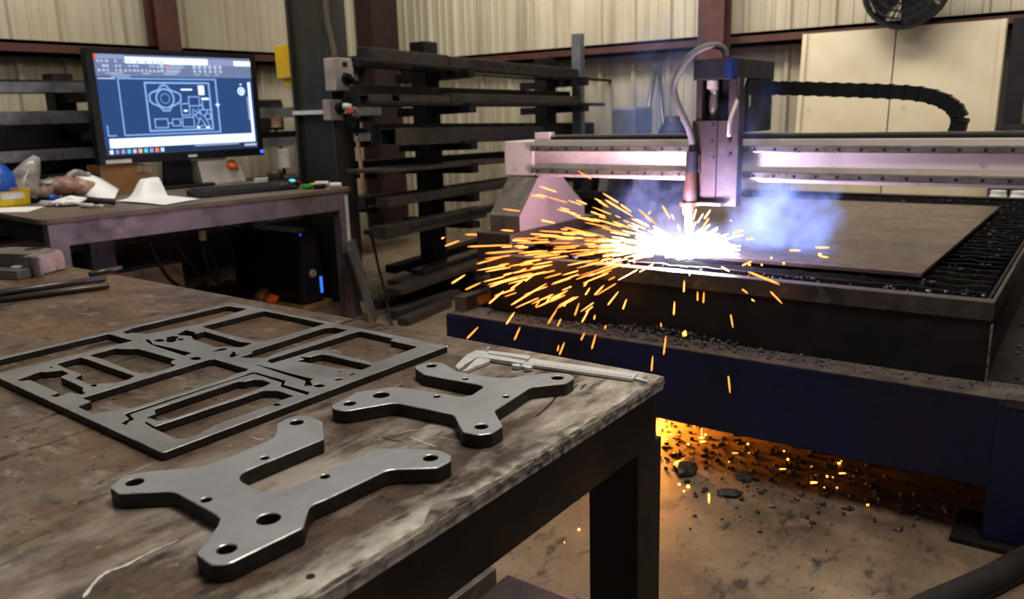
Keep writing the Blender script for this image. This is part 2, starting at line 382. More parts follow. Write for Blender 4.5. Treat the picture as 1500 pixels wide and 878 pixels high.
MB().cyl((c1.x+.06,(q2.y+q3.y)/2+.02,(q2.z+q3.z)/2+.01),(c1.x+.08,(q2.y+q3.y)/2+.02,(q2.z+q3.z)/2+.01),.032).build('outlet', M['black'], so)
pl = thing('power_plug', 'white and orange plug hanging on its cable from the column socket', 'plug', tuple(colpt(512,165,.1)))
pts = [colpt(503,156,.09), colpt(512,157,.12), colpt(520,164,.13), colpt(523,174,.13)]
MB().tube(catmull(pts,4), .02, 10).build('plug_body', M['white'], pl, smooth=True)
MB().cyl(colpt(512,160,.135),colpt(515,166,.145),.017).build('lock_ring', M['orange'], pl)
MB().tube(catmull([colpt(522,172,.13),colpt(521,190,.13)],4), .024, 10).build('cable_gland', M['black'], pl, smooth=True)
pth = [colpt(521,188,.13), colpt(524,206,.14), colpt(529,245,.16), colpt(540,320,.2), colpt(552,380,.24), colpt(563,425,.28), at(574,476,z=.012), at(590,500,z=.012)]
pp = catmull(pth, 8)
MB().tube(pp[6:22], .013, 8).build('tan_sheath', M['tan'], pl, smooth=True)
MB().tube(pp, .0075, 8).build('cable', M['rubber'], pl, smooth=True)
pc = [colpt(476,-60,.02), colpt(477,0,.02), colpt(479,30,.02), colpt(486,62,.03), colpt(490,84,.04)]
tag(MB().tube(catmull(pc,6), .016, 10).build('conduit', M['uprightdark'], smooth=True), 'brown conduit running down the steel column into the isolator box', 'conduit')

# ------------------------------------------------------------------ wall things
p0, p1 = at(411,68,y=cy0+.1), at(423,115,y=cy0+.1)
ys = thing('safety_tag', 'bright yellow box hung on the far edge of the steel column', 'tag', (c0.x-.02, cy0+.1, p1.z))
MB().box((p0.x,cy0+.05,p1.z),(c0.x-.002,cy0+.12,p0.z)).build('case', M['safety'], ys, bev=.004)
MB().box((p0.x+.04,cy0+.07,p1.z-.05),(c0.x-.002,cy0+.1,p1.z)).build('tail', M['safety'], ys)
p0, p1 = at(389,146,x=-5.42), at(417,190,x=-5.42)
wb = thing('wall_phone_box', 'black dusty control box on the cream wall right of the monitor', 'box', (-5.5,p0.y,p1.z))
MB().box((WX+.03,p0.y,p1.z),(-5.42,p1.y,p0.z)).build('housing', M['black'], wb, bev=.01)
MB().box((-5.42,p0.y+.03,p1.z+.02),(-5.40,p1.y-.04,p1.z+.1)).build('lower_cover', M['bagm'], wb)
MB().box((-5.42,p0.y+.02,p1.z+.14),(-5.39,p1.y-.02,p0.z-.03)).build('front_panel', M['rubber'], wb)
MB().tube(catmull([(-5.43,(p0.y+p1.y)/2,p1.z),at(408,205,x=-5.43),at(412,222,x=-5.43),at(416,240,x=-5.43),at(418,300,x=-5.43)],6), .012, 8).build('cord', M['black'], wb, smooth=True)
p0 = at(416,231,x=-5.40)
tag(MB().cyl(p0-Vector((0,0,.08)),p0+Vector((0,0,.07)),.05).build('white_canister', M['white']), 'small white canister against the cream wall beside the steel column', 'canister')
# fan
fc = at(1328,-22,y=5.70); fr = .245
fan = thing('wall_fan', 'large dark caged fan fixed high on the back wall above the cream boards', 'fan', tuple(fc))
b = MB()
for rr in (1, .82, .64, .46, .28): b.torus(fc+Vector((0,-.07 if rr<1 else 0,0)), (0,1,0), fr*rr, .006 if rr<1 else .016)
for k in range(24):
    a = 2*PI*k/24; d = Vector((math.cos(a),0,math.sin(a)))
    b.tube([fc+d*.06+Vector((0,-.09,0)), fc+d*fr*.7+Vector((0,-.07,0)), fc+d*fr], .0035, 5)
b.build('cage', M['black'], fan)
for k in range(4):
    a = 2*PI*k/4+.4; d = Vector((math.cos(a),0,math.sin(a))); t = Vector((-math.sin(a),0,math.cos(a)))
    MB().hexa([fc+d*.06-t*.05+Vector((0,.0,0)),fc+d*.06+t*.05+Vector((0,.03,0)),fc+d*.22+t*.13+Vector((0,.06,0)),fc+d*.22-t*.11],
              [fc+d*.06-t*.05+Vector((0,.006,0)),fc+d*.06+t*.05+Vector((0,.036,0)),fc+d*.22+t*.13+Vector((0,.066,0)),fc+d*.22-t*.11+Vector((0,.006,0))]).build('blade', M['black'], fan)
b = MB()
for q in range(40):
    a0, a1 = 2*PI*q/40, 2*PI*(q+1)/40; d0, d1 = Vector((math.cos(a0),0,math.sin(a0)))*fr*.97, Vector((math.cos(a1),0,math.sin(a1)))*fr*.97
    b.face([fc+d0,fc+d1,fc+d1+Vector((0,.1,0)),fc+d0+Vector((0,.1,0))])
    b.tube([fc+d0*.25+Vector((0,.1,0)),fc+d0+Vector((0,.1,0))],.004,5)
b.build('shroud', M['black'], fan)
MB().cyl(fc+Vector((0,-.05,0)),fc+Vector((0,.16,0)),.05,.065).build('motor', M['black'], fan)
MB().box((fc.x-.05,fc.y+.14,fc.z-.06),(fc.x+.05,WY-.03,fc.z+.06)).build('wall_bracket', M['rack'], fan)
# cream boards leaning on the back wall
for k, (xa, xb, lab) in enumerate(((at(1176,60,y=5.8).x, at(1309,60,y=5.8).x-.004, 'left cream board leaning on the back wall behind the gantry'),
                                   (at(1309,60,y=5.8).x+.004, at(1472,60,y=5.8).x, 'right cream board leaning on the back wall below the fan'))):
    zt = at(1310,40,y=5.86).z
    sb = thing('sheet_board', lab, 'board', ((xa+xb)/2,5.8,0), 'cream boards leaning on the back wall')
    MB().hexa([(xa,5.70,0),(xb,5.70,0),(xb,5.72,0),(xa,5.72,0)],[(xa,5.86,zt),(xb,5.86,zt),(xb,5.88,zt),(xa,5.88,zt)]).build('board', M['panelwood'], sb)
    MB().hexa([(xa,5.68,0),(xb,5.68,0),(xb,5.699,0),(xa,5.699,0)],[(xa,5.685,.03),(xb,5.685,.03),(xb,5.702,.03),(xa,5.702,.03)]).build('bottom_batten', M['panelwood'], sb)
    MB().beam((xa if k == 0 else xb-.02,5.69,.0),(xa if k == 0 else xb-.02,5.85,zt),.03,.012,up=(0,-1,0)).build('edge_batten', M['panelwood'], sb)
# dark post, pipes and drums to the right of the boards
x0 = at(1479,100,y=5.85).x
tag(MB().hollow((x0+.04,5.87,0),(x0+.04,5.87,1.58),.09,.09,.006,up=(0,1,0)).build('steel_post', M['rack']), 'black square steel tube upright at the right of the cream boards', 'post')
tag(MB().tube(catmull([at(1493,55,y=5.86),at(1489,70,y=5.86),at(1491,110,y=5.86),at(1486,150,y=5.86),at(1488,300,y=5.86)],6),.012,8).build('hanging_cable', M['rubber'], smooth=True), 'black cable hanging down the back wall at the right edge', 'cable')
for px, py, r, h, lab, m in ((1492,190,.12,.0,'dark drum standing by the back wall above the gantry end','rack'),(1462,287,.05,.09,'pale can on the floor rack behind the cutting table, left one','white'),(1495,288,.06,.09,'pale can behind the cutting table, right one at the edge','white')):
    c = at(px, py, y=5.6 if r > .1 else 5.32); z0 = 0 if r > .1 else c.z-h; zt = c.z+.03
    if r > .1: b = MB().lathe((c.x,c.y,0),[(r*.96,0),(r,.03),(r,zt*.3),(r*1.03,zt*.33),(r,zt*.36),(r,zt*.64),(r*1.03,zt*.67),(r,zt*.7),(r,zt-.03),(r*.96,zt)])
    else: b = MB().lathe((c.x,c.y,0),[(r*.9,0),(r,.02),(r,zt-.05),(r*.8,zt-.02),(r*.8,zt)])
    tag(b.build('drum' if r > .1 else 'can', M[m], smooth=False), lab, 'drum' if r > .1 else 'can')
# galvanised channel and rods leaning at the back wall
p0, p1 = at(837,50,y=5.62), at(850,50,y=5.62)
b = MB(); w = p1.x-p0.x
b.box((p0.x,5.62,0),(p1.x,5.628,p0.z)); b.box((p0.x,5.628,0),(p0.x+.008,5.68,p0.z)); b.box((p1.x-.008,5.628,0),(p1.x,5.68,p0.z))
tag(b.build('steel_channel', M['galv']), 'grey galvanised channel standing upright at the end of the bar rack', 'channel')
for (a, c, lab) in (((962,92),(942,205),'dark rod leaning left from its top on the back wall'),((965,95),(973,205),'dark rod leaning nearly upright on the back wall, right of the other')):
    A, B = at(*a,y=5.93), at(*c,y=5.86); d = (B-A); B2 = A+d*(A.z/(A.z-B.z)) if A.z > B.z else B
    tag(MB().cyl(A, Vector((B2.x,B2.y,.01)), .017, n=8).build('steel_rod', M['bar'], smooth=True), lab, 'rod', 'rods leaning on the back wall')
c = at(915,175,y=5.45); ztop = at(915,157,y=5.45).z
b = MB(); w = (at(932,175,y=5.45).x-at(897,175,y=5.45).x)/2
b.hexa([(c.x-w*.85,5.45,0),(c.x+w*.85,5.45,0),(c.x+w*.85,5.7,0),(c.x-w*.85,5.7,0)],[(c.x-w,5.43,ztop),(c.x+w,5.43,ztop),(c.x+w,5.72,ztop),(c.x-w,5.72,ztop)])
sbn = b.build('scrap_bin', M['galv'], bev=.02); tag(sbn, 'blue grey bin standing by the back wall beyond the gantry', 'bin')
c = at(985,190,y=5.55); zt = at(985,170,y=5.55).z
tag(MB().lathe((c.x,c.y,0),[(.10,0),(.11,.02),(.11,zt-.18),(.10,zt-.1),(.06,zt-.04),(.05,zt)]).build('gas_bottle', M['rack'], smooth=True), 'dark round shouldered gas bottle by the back wall left of the torch head', 'bottle')
p0, p1 = at(845,250,y=4.95), at(985,330,y=4.95); p1.x = min(p1.x,-2.02)
tb = thing('storage_trestle', 'dark low trestle of stacked offcuts beyond the cutting table', 'trestle', (-2.7,5.3,0))
MB().box((p0.x,4.9,.52),(p1.x,5.2,.57)).build('top', M['rack'], tb)
for xx in (p0.x+.06, (p0.x+p1.x)/2, p1.x-.06): MB().box((xx-.03,4.95,0),(xx+.03,5.15,.52)).build('leg', M['rack'], tb)
for k in range(int((p1.x-p0.x-.20)/.13)+1):
    xx = p0.x+.05+k*.13; h = .16+.05*math.sin(k*2.3)
    tag(MB().hexa([(xx,4.93,.571),(xx+.07,4.93,.571),(xx+.07,5.13,.571),(xx,5.13,.571)],[(xx+.02,4.95,.571+h),(xx+.085,4.95,.571+h),(xx+.085,5.15,.571+h),(xx+.02,5.15,.571+h)]).build('steel_offcut', M['bar3'] if k%2 else M['rack']),
        ('grey' if k%2 else 'black')+' offcut standing on the dark trestle beyond the cutting table', 'offcut', ('grey' if k%2 else 'black')+' offcuts on the trestle')

# ------------------------------------------------------------------ bar racks
RD = (-.068, .9977)
def rk(px, py, dx=0): return on(px, py, (-3.5+dx, 4.0), RD)
rack = thing('bar_rack', 'black cantilever rack of long steel bars by the left wall', 'rack', (-3.6,4.7,0))
posts = []
for (px, pt) in ((620,62),(798,86)):
    A = rk(px, pt, -.05); posts.append(A)
    MB().box((A.x-.06,A.y-.065,.06),(A.x+.06,A.y+.065,A.z)).build('post', M['rack'], rack, bev=.004)
    MB().box((A.x-.25,A.y-.06,0),(A.x+.55,A.y+.06,.06)).build('foot', M['rack'], rack)
lev = []
for py1, py2 in ((105,118),(157,157),(212,205),(247,232),(290,262),(330,292),(405,345)):
    zz = []
    for A, px, py in ((posts[0],620,py1),(posts[1],798,py2)):
        z = rk(px, py, .1).z; zz.append(z)
        MB().hexa([(A.x-.22,A.y-.04,z-.055),(A.x+.37,A.y-.04,z-.04),(A.x+.37,A.y+.04,z-.04),(A.x-.22,A.y+.04,z-.055)],[(A.x-.22,A.y-.04,z),(A.x+.37,A.y-.04,z),(A.x+.37,A.y+.04,z),(A.x-.22,A.y+.04,z)]).build('arm', M['rack'], rack)
        if py1 < 300: MB().box((A.x+.37,A.y-.03,z-.04),(A.x+.38,A.y+.03,z+.02)).build('arm_stop', M['rack'], rack)
    lev.append(zz)
def zlev(k, y): a, b = lev[k]; return a+(b-a)*(y-posts[0].y)/(posts[1].y-posts[0].y)
# each bar: level, offset from the post plane, y range by pixel at that level, width, height, material, hollow, label
BARS = [
 (0,.22,538,655,.075,.085,'bar',0,'dark steel bar at the front left of the top rack arms'),
 (0,.18,657,850,.075,.085,'bar',0,'long dark steel bar at the front right of the top rack arms'),
 (0,.06,530,842,.07,.06,'rack',0,'black bar lying behind on the top rack arms'),
 (0,.29,524,905,.020,.020,'rack',0,'thin black rod along the tips of the top rack arms, sticking out at both ends'),
 (1,.24,536,570,.075,.06,'bar2',1,'short brown square tube at the left of the second rack level'),
 (1,.23,581,655,.075,.06,'bar2',1,'brown square tube in the middle of the second rack level'),
 (1,.19,657,846,.08,.075,'bar2',0,'long brown bar at the right of the second rack level'),
 (1,.08,528,828,.10,.115,'rack',0,'black deep bar at the back of the second rack level'),
 (1,.295,540,885,.024,.024,'rack',0,'thin black bar jutting right from the second rack level'),
 (2,.22,568,786,.115,.095,'bar',1,'wide dark grey tube with open end on the third rack level'),
 (2,.085,553,872,.10,.12,'rack',0,'black long bar behind the grey tube on the third rack level'),
 (2,-.16,548,890,.06,.05,'bar',0,'dark bar at the back of the third rack level'),
 (3,.16,530,745,.27,.02,'bar2',0,'brown flat plate lying on the fourth rack level'),
 (3,-.18,520,760,.10,.05,'rack',0,'black bar at the back of the fourth rack level'),
 (4,.22,553,760,.09,.05,'bar2',0,'brown flat bar along the front of the fifth rack level'),
 (4,.085,540,765,.12,.045,'rack',0,'black bar at the back of the fifth rack level'),
 (5,.22,546,700,.10,.07,'bar2',0,'brown steel bar at the front of the sixth rack level'),
 (5,.25,590,735,.05,.035,'bar',0,'grey small bar lying against the brown one on the sixth rack level'),
 (5,.09,536,740,.14,.03,'bar2',0,'brown flat at the back of the sixth rack level'),
 (6,.22,563,722,.12,.035,'bar2',0,'brown flat bar at the front of the lowest rack level'),
 (6,.08,566,690,.13,.03,'bar2',0,'brown flat bar in the middle of the lowest rack level'),
 (6,.10,600,718,.10,.03,'bar',0,'grey flat bar stacked on the lowest rack level'),
 (6,-.18,560,730,.09,.05,'rack',0,'black bar at the back of the lowest rack level'),
]
used = {}
for k, dx, pa, pb, w, h, m, hol, lab in BARS:
    ya = rk(pa, 200, dx+.0).y; yb = rk(pb, 200, dx).y
    xa = -3.5+dx-.068*(ya-4); xb = -3.5+dx-.068*(yb-4)
    st = .031 if lab.find('stacked') > 0 or lab.find('lying against') > 0 else 0
    z0, z1 = zlev(k, ya)+h/2+.001+st, zlev(k, yb)+h/2+.001+st
    b = MB()
    if hol: b.hollow((xa,ya,z0),(xb,yb,z1),w,h,.007)
    else: b.beam((xa,ya,z0),(xb,yb,z1),w,h)
    tag(b.build('steel_bar', M[m], bev=0 if hol else .004), lab, 'bar', 'bars on the cantilever rack')
# bars on the floor below the rack
for k, (a, c, w, h, m, lab) in enumerate((((548,447),(715,392),.10,.05,'bar','dark flat bar on the floor under the rack, nearest the post'),((575,462),(668,430),.07,.05,'bar2','brown bar on the floor under the rack beside the cable'),((590,472),(655,444),.07,.04,'bar2','short brown bar on the floor in front of the rack'),((560,437),(700,388),.06,.06,'bar3','grey tube on the floor at the back under the rack'))):
    A, B = at(*a,z=h/2+.001), at(*c,z=h/2+.001)
    tag(MB().beam(A,B,w,h).build('floor_bar', M[m]), lab, 'bar', 'bars on the floor by the rack')
# leaning flat bars by the column
for (a, c, w, lab) in (((514,352),(548,470),.12,'wide grey flat bar leaning against the bar rack beside the desk'),((505,372),(527,462),.07,'narrow dark flat bar leaning beside the wide one by the desk')):
    A, B = on(*a,(-3.38,4),RD), on(*c,(-3.28,4),RD)
    B.z = max(B.z,.005); d = (A-B).normalized()
    tag(MB().beam(B,A,w,.014,up=(1,.6,0)).build('flat_bar', M['bar3'] if w > .1 else M['rack']), lab, 'bar')
# wall rack to the left, behind the desk
LXR = -4.95
lr = thing('wall_rack', 'black bar rack along the left wall behind the computer desk', 'rack', (LXR,3,0))
for y in (2.5, 4.75):
    MB().box((LXR-.25,y-.06,0),(LXR-.13,y+.06,1.42)).build('post', M['rack'], lr)
    for z in (1.30,1.13,.93,.68,.4):
        MB().box((LXR-.13,y-.04,z-.05),(LXR+.22,y+.04,z)).build('arm', M['rack'], lr)
MB().box((LXR-.40,.3,.72),(LXR-.37,2.9,1.16)).build('dark_backing', M['rack'], lr)
MB().box((LXR-.40,.3,.04),(LXR-.37,4.9,.64)).build('dark_backing', M['rack'], lr)  # dark sheet added to darken the view of the wall under the desk
for i, (z, dx, w, h, y0, y1, m, lab) in enumerate(((1.30,.10,.10,.055,.3,2.62,'bar3','light grey tube on the top arm of the wall rack left of the monitor'),
      (1.30,-.05,.12,.075,.3,2.60,'bar','dark tube behind the light grey one on the top arm of the wall rack'),
      (1.13,.10,.12,.07,.3,4.85,'bar3','grey long tube on the second arm of the wall rack'),
      (.93,.10,.12,.06,.3,4.85,'bar3','grey long tube on the third arm of the wall rack'),
      (.93,-.05,.10,.10,.3,4.85,'rack','black bar at the back of the third arm of the wall rack'),
      (.68,.06,.28,.03,.3,5.3,'bar2','brown wide flat board along the wall rack behind the desk things'),
      (.40,.10,.16,.10,.3,4.85,'bar','dark tube on the lowest arm of the wall rack'))):
    tag(MB().beam((LXR+dx,y0,z+h/2+.001),(LXR+dx,y1,z+h/2+.001),w,h).build('steel_bar', M[m]), lab, 'bar', 'bars on the wall rack')
for k, (a, c, z, w, h, m, lab) in enumerate((((90,362),(345,352),.20,.14,.16,'tubegrey','big light grey rectangular tube on the floor under the desk'),((60,395),(345,378),.08,.16,.15,'bar3','grey rectangular tube on the floor below the light grey one'))):
    A, B = at(*a,x=-4.26), at(*c,x=-4.26); B.y = min(B.y,2.4); zc_ = .16+.0805 if k == 0 else .08
    tag(MB().hollow((A.x-.12,A.y-.7,zc_),(A.x-.12,B.y+.25,zc_),w,h,.006).build('rectangular_tube', M[m]), lab, 'tube')

# ------------------------------------------------------------------ computer desk
DZ = .741
L_, R_ = at(65,322,z=DZ), at(518,274,z=DZ)
dd = Vector((R_.x-L_.x, R_.y-L_.y, 0)).normalized(); nn = Vector((-dd.y, dd.x, 0))
L_ = L_; DEP = 1.12; DL = (R_-L_).length
def D(u, v, z=DZ): p = L_+dd*u+nn*v; return Vector((p.x, p.y, z))
desk = thing('computer_desk', 'steel desk with brown top carrying the monitor beside the dark steel column', 'desk', tuple(D(DL/2,DEP/2,0)))
top = fillet([D(-.02,0).xy, D(DL,0).xy, D(DL,DEP).xy, D(-.02,DEP).xy], .05)
bm = MB(); bm.hexa([(p.x,p.y,DZ-.022) for p in top], [(p.x,p.y,DZ) for p in top]); bm.build('desk_top', M['desktop'], desk, bev=.002)
def dbox(name, u0,u1,v0,v1,z0,z1,m,lab=None):
    o = MB().hexa([D(u0,v0,z0),D(u1,v0,z0),D(u1,v1,z0),D(u0,v1,z0)],[D(u0,v0,z1),D(u1,v0,z1),D(u1,v1,z1),D(u0,v1,z1)]).build(name, m, desk, bev=.002)
    if lab: o['label'] = lab
zb = DZ-.022
dbox('apron', .03,DL-.04,.012,.022,zb-.10,zb,M['desksteel'])
dbox('apron', DL-.05,DL-.04,.03,DEP-.03,zb-.09,zb,M['deskleg'])
dbox('apron', .02,.03,.03,DEP-.03,zb-.09,zb,M['deskleg'])
dbox('leg', DL-.10,DL-.036,.008,.07,0,zb,M['desksteel'])
dbox('leg', DL-.09,DL-.03,DEP-.09,DEP-.03,0,zb,M['deskleg'])
dbox('leg', .01,.085,.008,.07,0,zb,M['desksteel'])
dbox('leg', .02,.08,DEP-.09,DEP-.03,0,zb,M['deskleg'])
dbox('leg', .22,.33,.16,.24,0,zb,M['deskleg'],'dark square leg set back under the desk')
dbox('paint_mark', DL-.062,DL-.040,.0070,.0078,zb-.33,zb-.02,M['white'],'white paint strip on the leg')
# monitor
base = at(265,274,z=DZ); pass
mv = ray(1782,136); md = Vector((mv.x,mv.y,0)).normalized(); mn = Vector((md.y,-md.x,0))
if mn.dot(CAM-base) < 0: mn = -mn
mp = base+mn*.09
def mon(px, py, off=0): return on(px, py, mp+mn*off, md)
o4 = [mon(122,65),mon(373,83),mon(384,230),mon(144,239)]
u0 = min((p-mp).dot(md) for p in o4); u1 = max((p-mp).dot(md) for p in o4)
ul = ((o4[0]-mp).dot(md)+(o4[3]-mp).dot(md))/2; ur = ((o4[1]-mp).dot(md)+(o4[2]-mp).dot(md))/2
zt = (o4[0].z+o4[1].z)/2; zbm = (o4[2].z+o4[3].z)/2
def MP(u, z, off=0): p = mp+md*u+mn*off; return Vector((p.x,p.y,z))
def mbox(b, ua,ub,za,zb_,oa,ob): return b.hexa([MP(ua,za,oa),MP(ub,za,oa),MP(ub,za,ob),MP(ua,za,ob)],[MP(ua,zb_,oa),MP(ub,zb_,oa),MP(ub,zb_,ob),MP(ua,zb_,ob)])
mo = thing('computer_monitor', 'black widescreen monitor on the desk showing a blue drafting screen', 'monitor', tuple(base))
W_, H_ = ur-ul, zt-zbm
mbox(MB(), ul,ur,zbm,zt,-.045,.0).build('housing', M['black'], mo, bev=.004)
bl, bt, bb = W_*.040, H_*.048, H_*.075
b = MB()
mbox(b, ul,ul+bl,zbm,zt,.0005,.012); mbox(b, ur-bl*.8,ur,zbm,zt,.0005,.012); mbox(b, ul+bl,ur-bl*.8,zt-bt,zt,.0005,.012); mbox(b, ul+bl,ur-bl*.8,zbm,zbm+bb,.0005,.012)
b.build('bezel', M['black'], mo)
sx0, sx1, sz0, sz1 = ul+bl, ur-bl*.8, zbm+bb, zt-bt
SW, SH = sx1-sx0, sz1-sz0
def SC(s, t, off): return MP(sx0+s*SW, sz1-t*SH, off)        # s to the right, t down, 0..1
def scr(name, col, e): return emit(name, col, e)
sc_bg = scr('screen_blue', (.035,.075,.185), 1.0); sc_grey = scr('screen_toolbar', (.16,.19,.31), 1.0); sc_white = scr('screen_white', (.62,.74,1), 1.25)
sc_line = scr('screen_line', (.24,.38,.68), 1.0); sc_mid = scr('screen_icons', (.40,.46,.62), 1.0); sc_dark = scr('screen_taskbar', (.03,.05,.10), 1.0); sc_titl = scr('screen_title', (.24,.29,.45),1.0)
pan = MB(); pan.face([SC(0,0,.002),SC(1,0,.002),SC(1,1,.002),SC(0,1,.002)]); scrn = pan.build('screen', sc_bg, mo)
def patch(b, s0,t0,s1,t1,off=.003): b.face([SC(s0,t1,off),SC(s1,t1,off),SC(s1,t0,off),SC(s0,t0,off)])
def line(b, a, c, w=.006, off=.004):
    A, B = Vector((a[0]*SW,a[1]*SH)), Vector((c[0]*SW,c[1]*SH)); d = (B-A).normalized()*1.0; n2 = Vector((-d.y,d.x))*w*SW/2
    A -= d*w*SW/2; B += d*w*SW/2
    b.face([SC((q.x)/SW,(q.y)/SH,off) for q in (A-n2,B-n2,B+n2,A+n2)])
def rect(b, s0,t0,s1,t1,w=.006): line(b,(s0,t0),(s1,t0),w); line(b,(s1,t0),(s1,t1),w); line(b,(s1,t1),(s0,t1),w); line(b,(s0,t1),(s0,t0),w)
b = MB(); patch(b,0,0,1,.215); b.build('toolbar', sc_grey, scrn)
b = MB(); patch(b,.18,.02,.70,.085,.004); patch(b,.88,.03,1,.085,.004); patch(b,.03,.83,.985,.925,.004); patch(b,.965,.26,.985,.83,.004); b.build('window_bars', sc_white, scrn)
for q in ((0,.0,.18,.045,.0035),(.70,.02,.88,.085,.0035),(.09,.195,.20,.225,.004),(.95,.42,.963,.68,.0045)): b = MB(); patch(b,*q); b.build('title_bar', sc_titl, scrn)
b = MB(); patch(b,0,.925,1,1,.004); b.build('taskbar', sc_dark, scrn)
b = MB(); rnd = random.Random(3)
for r in range(3):
    for c in range(16):
        if rnd.random() < .8:
            s = .015+c*.025+rnd.random()*.006; t = .055+r*.045; patch(b,s,t,s+.012+rnd.random()*.006,t+.018+rnd.random()*.010,.0045)
for s,w in ((.06,.10),(.27,.05),(.40,.09),(.60,.04),(.67,.03),(.74,.03)): patch(b,s,.180,s+w,.190,.0045)
for s in (.385,.595,.63,.665,.70,.735,.77): patch(b,s,.085,s+.022,.125,.0045); patch(b,s+.002,.135,s+.02,.165,.0045)
for t in (.085,.105,.125,.145,.16): patch(b,.42,t,.42+.08+rnd.random()*.05,t+.010,.0045)
patch(b,.01,.228,.11,.243,.0045); b.build('tool_icons', sc_mid, scrn)
b = MB(); patch(b,.0,.0,.02,.045,.005); patch(b,.42,.085,.45,.10,.005); patch(b,.43,.118,.46,.128,.005); b.build('red_icons', scr('screen_red',(.6,.12,.12),1), scrn)
b = MB()
for k, t in enumerate((0,)): rect(b,.125,.235,.74,.80,.008)
line(b,(.735,.235),(.735,.80),.004)
rect(b,.28,.275,.69,.765,.011)
def loop(b, pts, w=.005):
    for i in range(len(pts)): line(b, pts[i], pts[(i+1)%len(pts)], w)
asp = SW/SH
cx_, cy_ = .395,.435
for rr,wd in ((.055,.010),(.028,.004)): loop(b, [(cx_+rr*math.cos(2*PI*i/20),cy_+rr*asp*math.sin(2*PI*i/20)) for i in range(20)], wd)
fl = [(.375,.31),(.395,.295),(.415,.31),(.43,.345),(.475,.375),(.495,.395),(.495,.455),(.475,.485),(.43,.52),(.415,.56),(.375,.56),(.36,.52),(.315,.485),(.30,.46),(.30,.395),(.315,.375),(.36,.345)]
loop(b, fl, .010)
for (s0,t0,s1,t1) in ((.315,.645,.395,.735),(.425,.65,.475,.72),(.49,.635,.565,.735),(.545,.42,.615,.515),(.49,.49,.545,.61),(.635,.45,.685,.56),(.645,.60,.68,.66)): rect(b,s0,t0,s1,t1,.007)
for a,c in (((.395,.69),(.425,.69)),((.475,.69),(.49,.69)),((.565,.55),(.64,.63)),((.57,.62),(.63,.55)),((.58,.74),(.61,.64)),((.61,.64),(.64,.72)),((.64,.72),(.58,.74)),((.565,.57),(.56,.62)),((.62,.50),(.64,.55)),((.66,.56),(.66,.60)),((.575,.60),(.60,.665)),((.60,.545),(.62,.60)),((.65,.66),(.67,.74)),((.03,.70),(.03,.80)),((.03,.80),(.075,.80))): line(b,a,c,.007)
b.build('drawing', sc_line, scrn)
for q in ((.615,.30,.655,.40),(.63,.43,.68,.45),(.50,.335,.575,.352),(.58,.735,.60,.755),(.64,.735,.665,.755),(.505,.555,.53,.575),(.722,.50,.752,.512),(.733,.485,.741,.53)): b = MB(); patch(b,*q,.005); b.build('drawing_highlight', sc_white, scrn)
b = MB()
loop(b,[(.915+.022*math.cos(2*PI*i/12),.36+.022*asp*math.sin(2*PI*i/12)) for i in range(12)],.008); patch(b,.905,.34,.925,.38,.005); patch(b,.91,.275,.92,.295,.005); b.build('view_dial', sc_white, scrn)
for k, col in enumerate(((.6,.65,.75),(.25,.22,.45),(.3,.28,.4),(.1,.45,.65),(.55,.4,.55),(.7,.4,.2),(.15,.5,.6),(.2,.3,.7),(.8,.2,.12),(.5,.6,.7))):
    b = MB(); s = .022+k*.034; patch(b,s,.942,s+.022,.984,.006); b.build('app_icon', scr('icon_%d' % k, col, 1.1), scrn)
b = MB(); patch(b,.90,.945,.99,.972,.006); patch(b,.55,.935,.86,.945,.006); b.build('clock_text', sc_mid, scrn)
b = MB(); mbox(b, ul+W_*.5,ul+W_*.555,zbm+bb*.3,zbm+bb*.62,.0125,.0135); b.build('logo', M['white'], mo)
b = MB(); mbox(b, ul+W_*.03,ul+W_*.17,zbm+bb*.10,zbm+bb*.55,.0125,.0135); b.build('sticker', M['white'], mo)
MB().cyl(MP(ur-W_*.014,zbm+bb*.5,.012),MP(ur-W_*.014,zbm+bb*.5,.016),.010).build('power_light', M['led'], mo)
b = MB(); sp = ul+W_*.47
b.hexa([MP(sp-.09,DZ+.02,-.07),MP(sp+.09,DZ+.02,-.07),MP(sp+.08,DZ+.02,-.12),MP(sp-.08,DZ+.02,-.12)],[MP(sp-.075,zbm+.12,-.05),MP(sp+.075,zbm+.12,-.05),MP(sp+.07,zbm+.12,-.09),MP(sp-.07,zbm+.12,-.09)])
b.build('stand_neck', M['black'], mo, bev=.006)
b = MB(); mbox(b, sp-.17,sp+.17,DZ+.001,DZ+.02,-.22,.04); b.build('stand_base', M['black'], mo, bev=.008)
# keyboard
def dq(px, py, z, vmax=.98):
    p = at(px, py, z=z)
    if (p-L_).dot(nn) > vmax: q = on(px, py, D(0,vmax).xy, dd); p = Vector((q.x,q.y,z))
    return p
kb4 = [dq(218,281,DZ),dq(312,288,DZ),dq(396,276,DZ),dq(318,266.5,DZ)]
A, B, C_, D_ = kb4
kbd = thing('keyboard', 'black keyboard lying on the desk in front of the monitor', 'keyboard', tuple((A+B+C_+D_)/4))
ka = D(.82,.235); kb_ = D(1.36,.195)
kx = (kb_-ka).normalized(); ky = Vector((-kx.y,kx.x,0)); KL, KW = (kb_-ka).length, .19
def KP(u,v,z): return Vector((ka.x,ka.y,0))+kx*u+ky*v+Vector((0,0,DZ+z))
MB().hexa([KP(0,0,.001),KP(KL,0,.001),KP(KL,KW,.001),KP(0,KW,.001)],[KP(0,0,.018),KP(KL,0,.018),KP(KL,KW,.034),KP(0,KW,.034)]).build('case', M['black'], kbd, bev=.004)
b = MB()
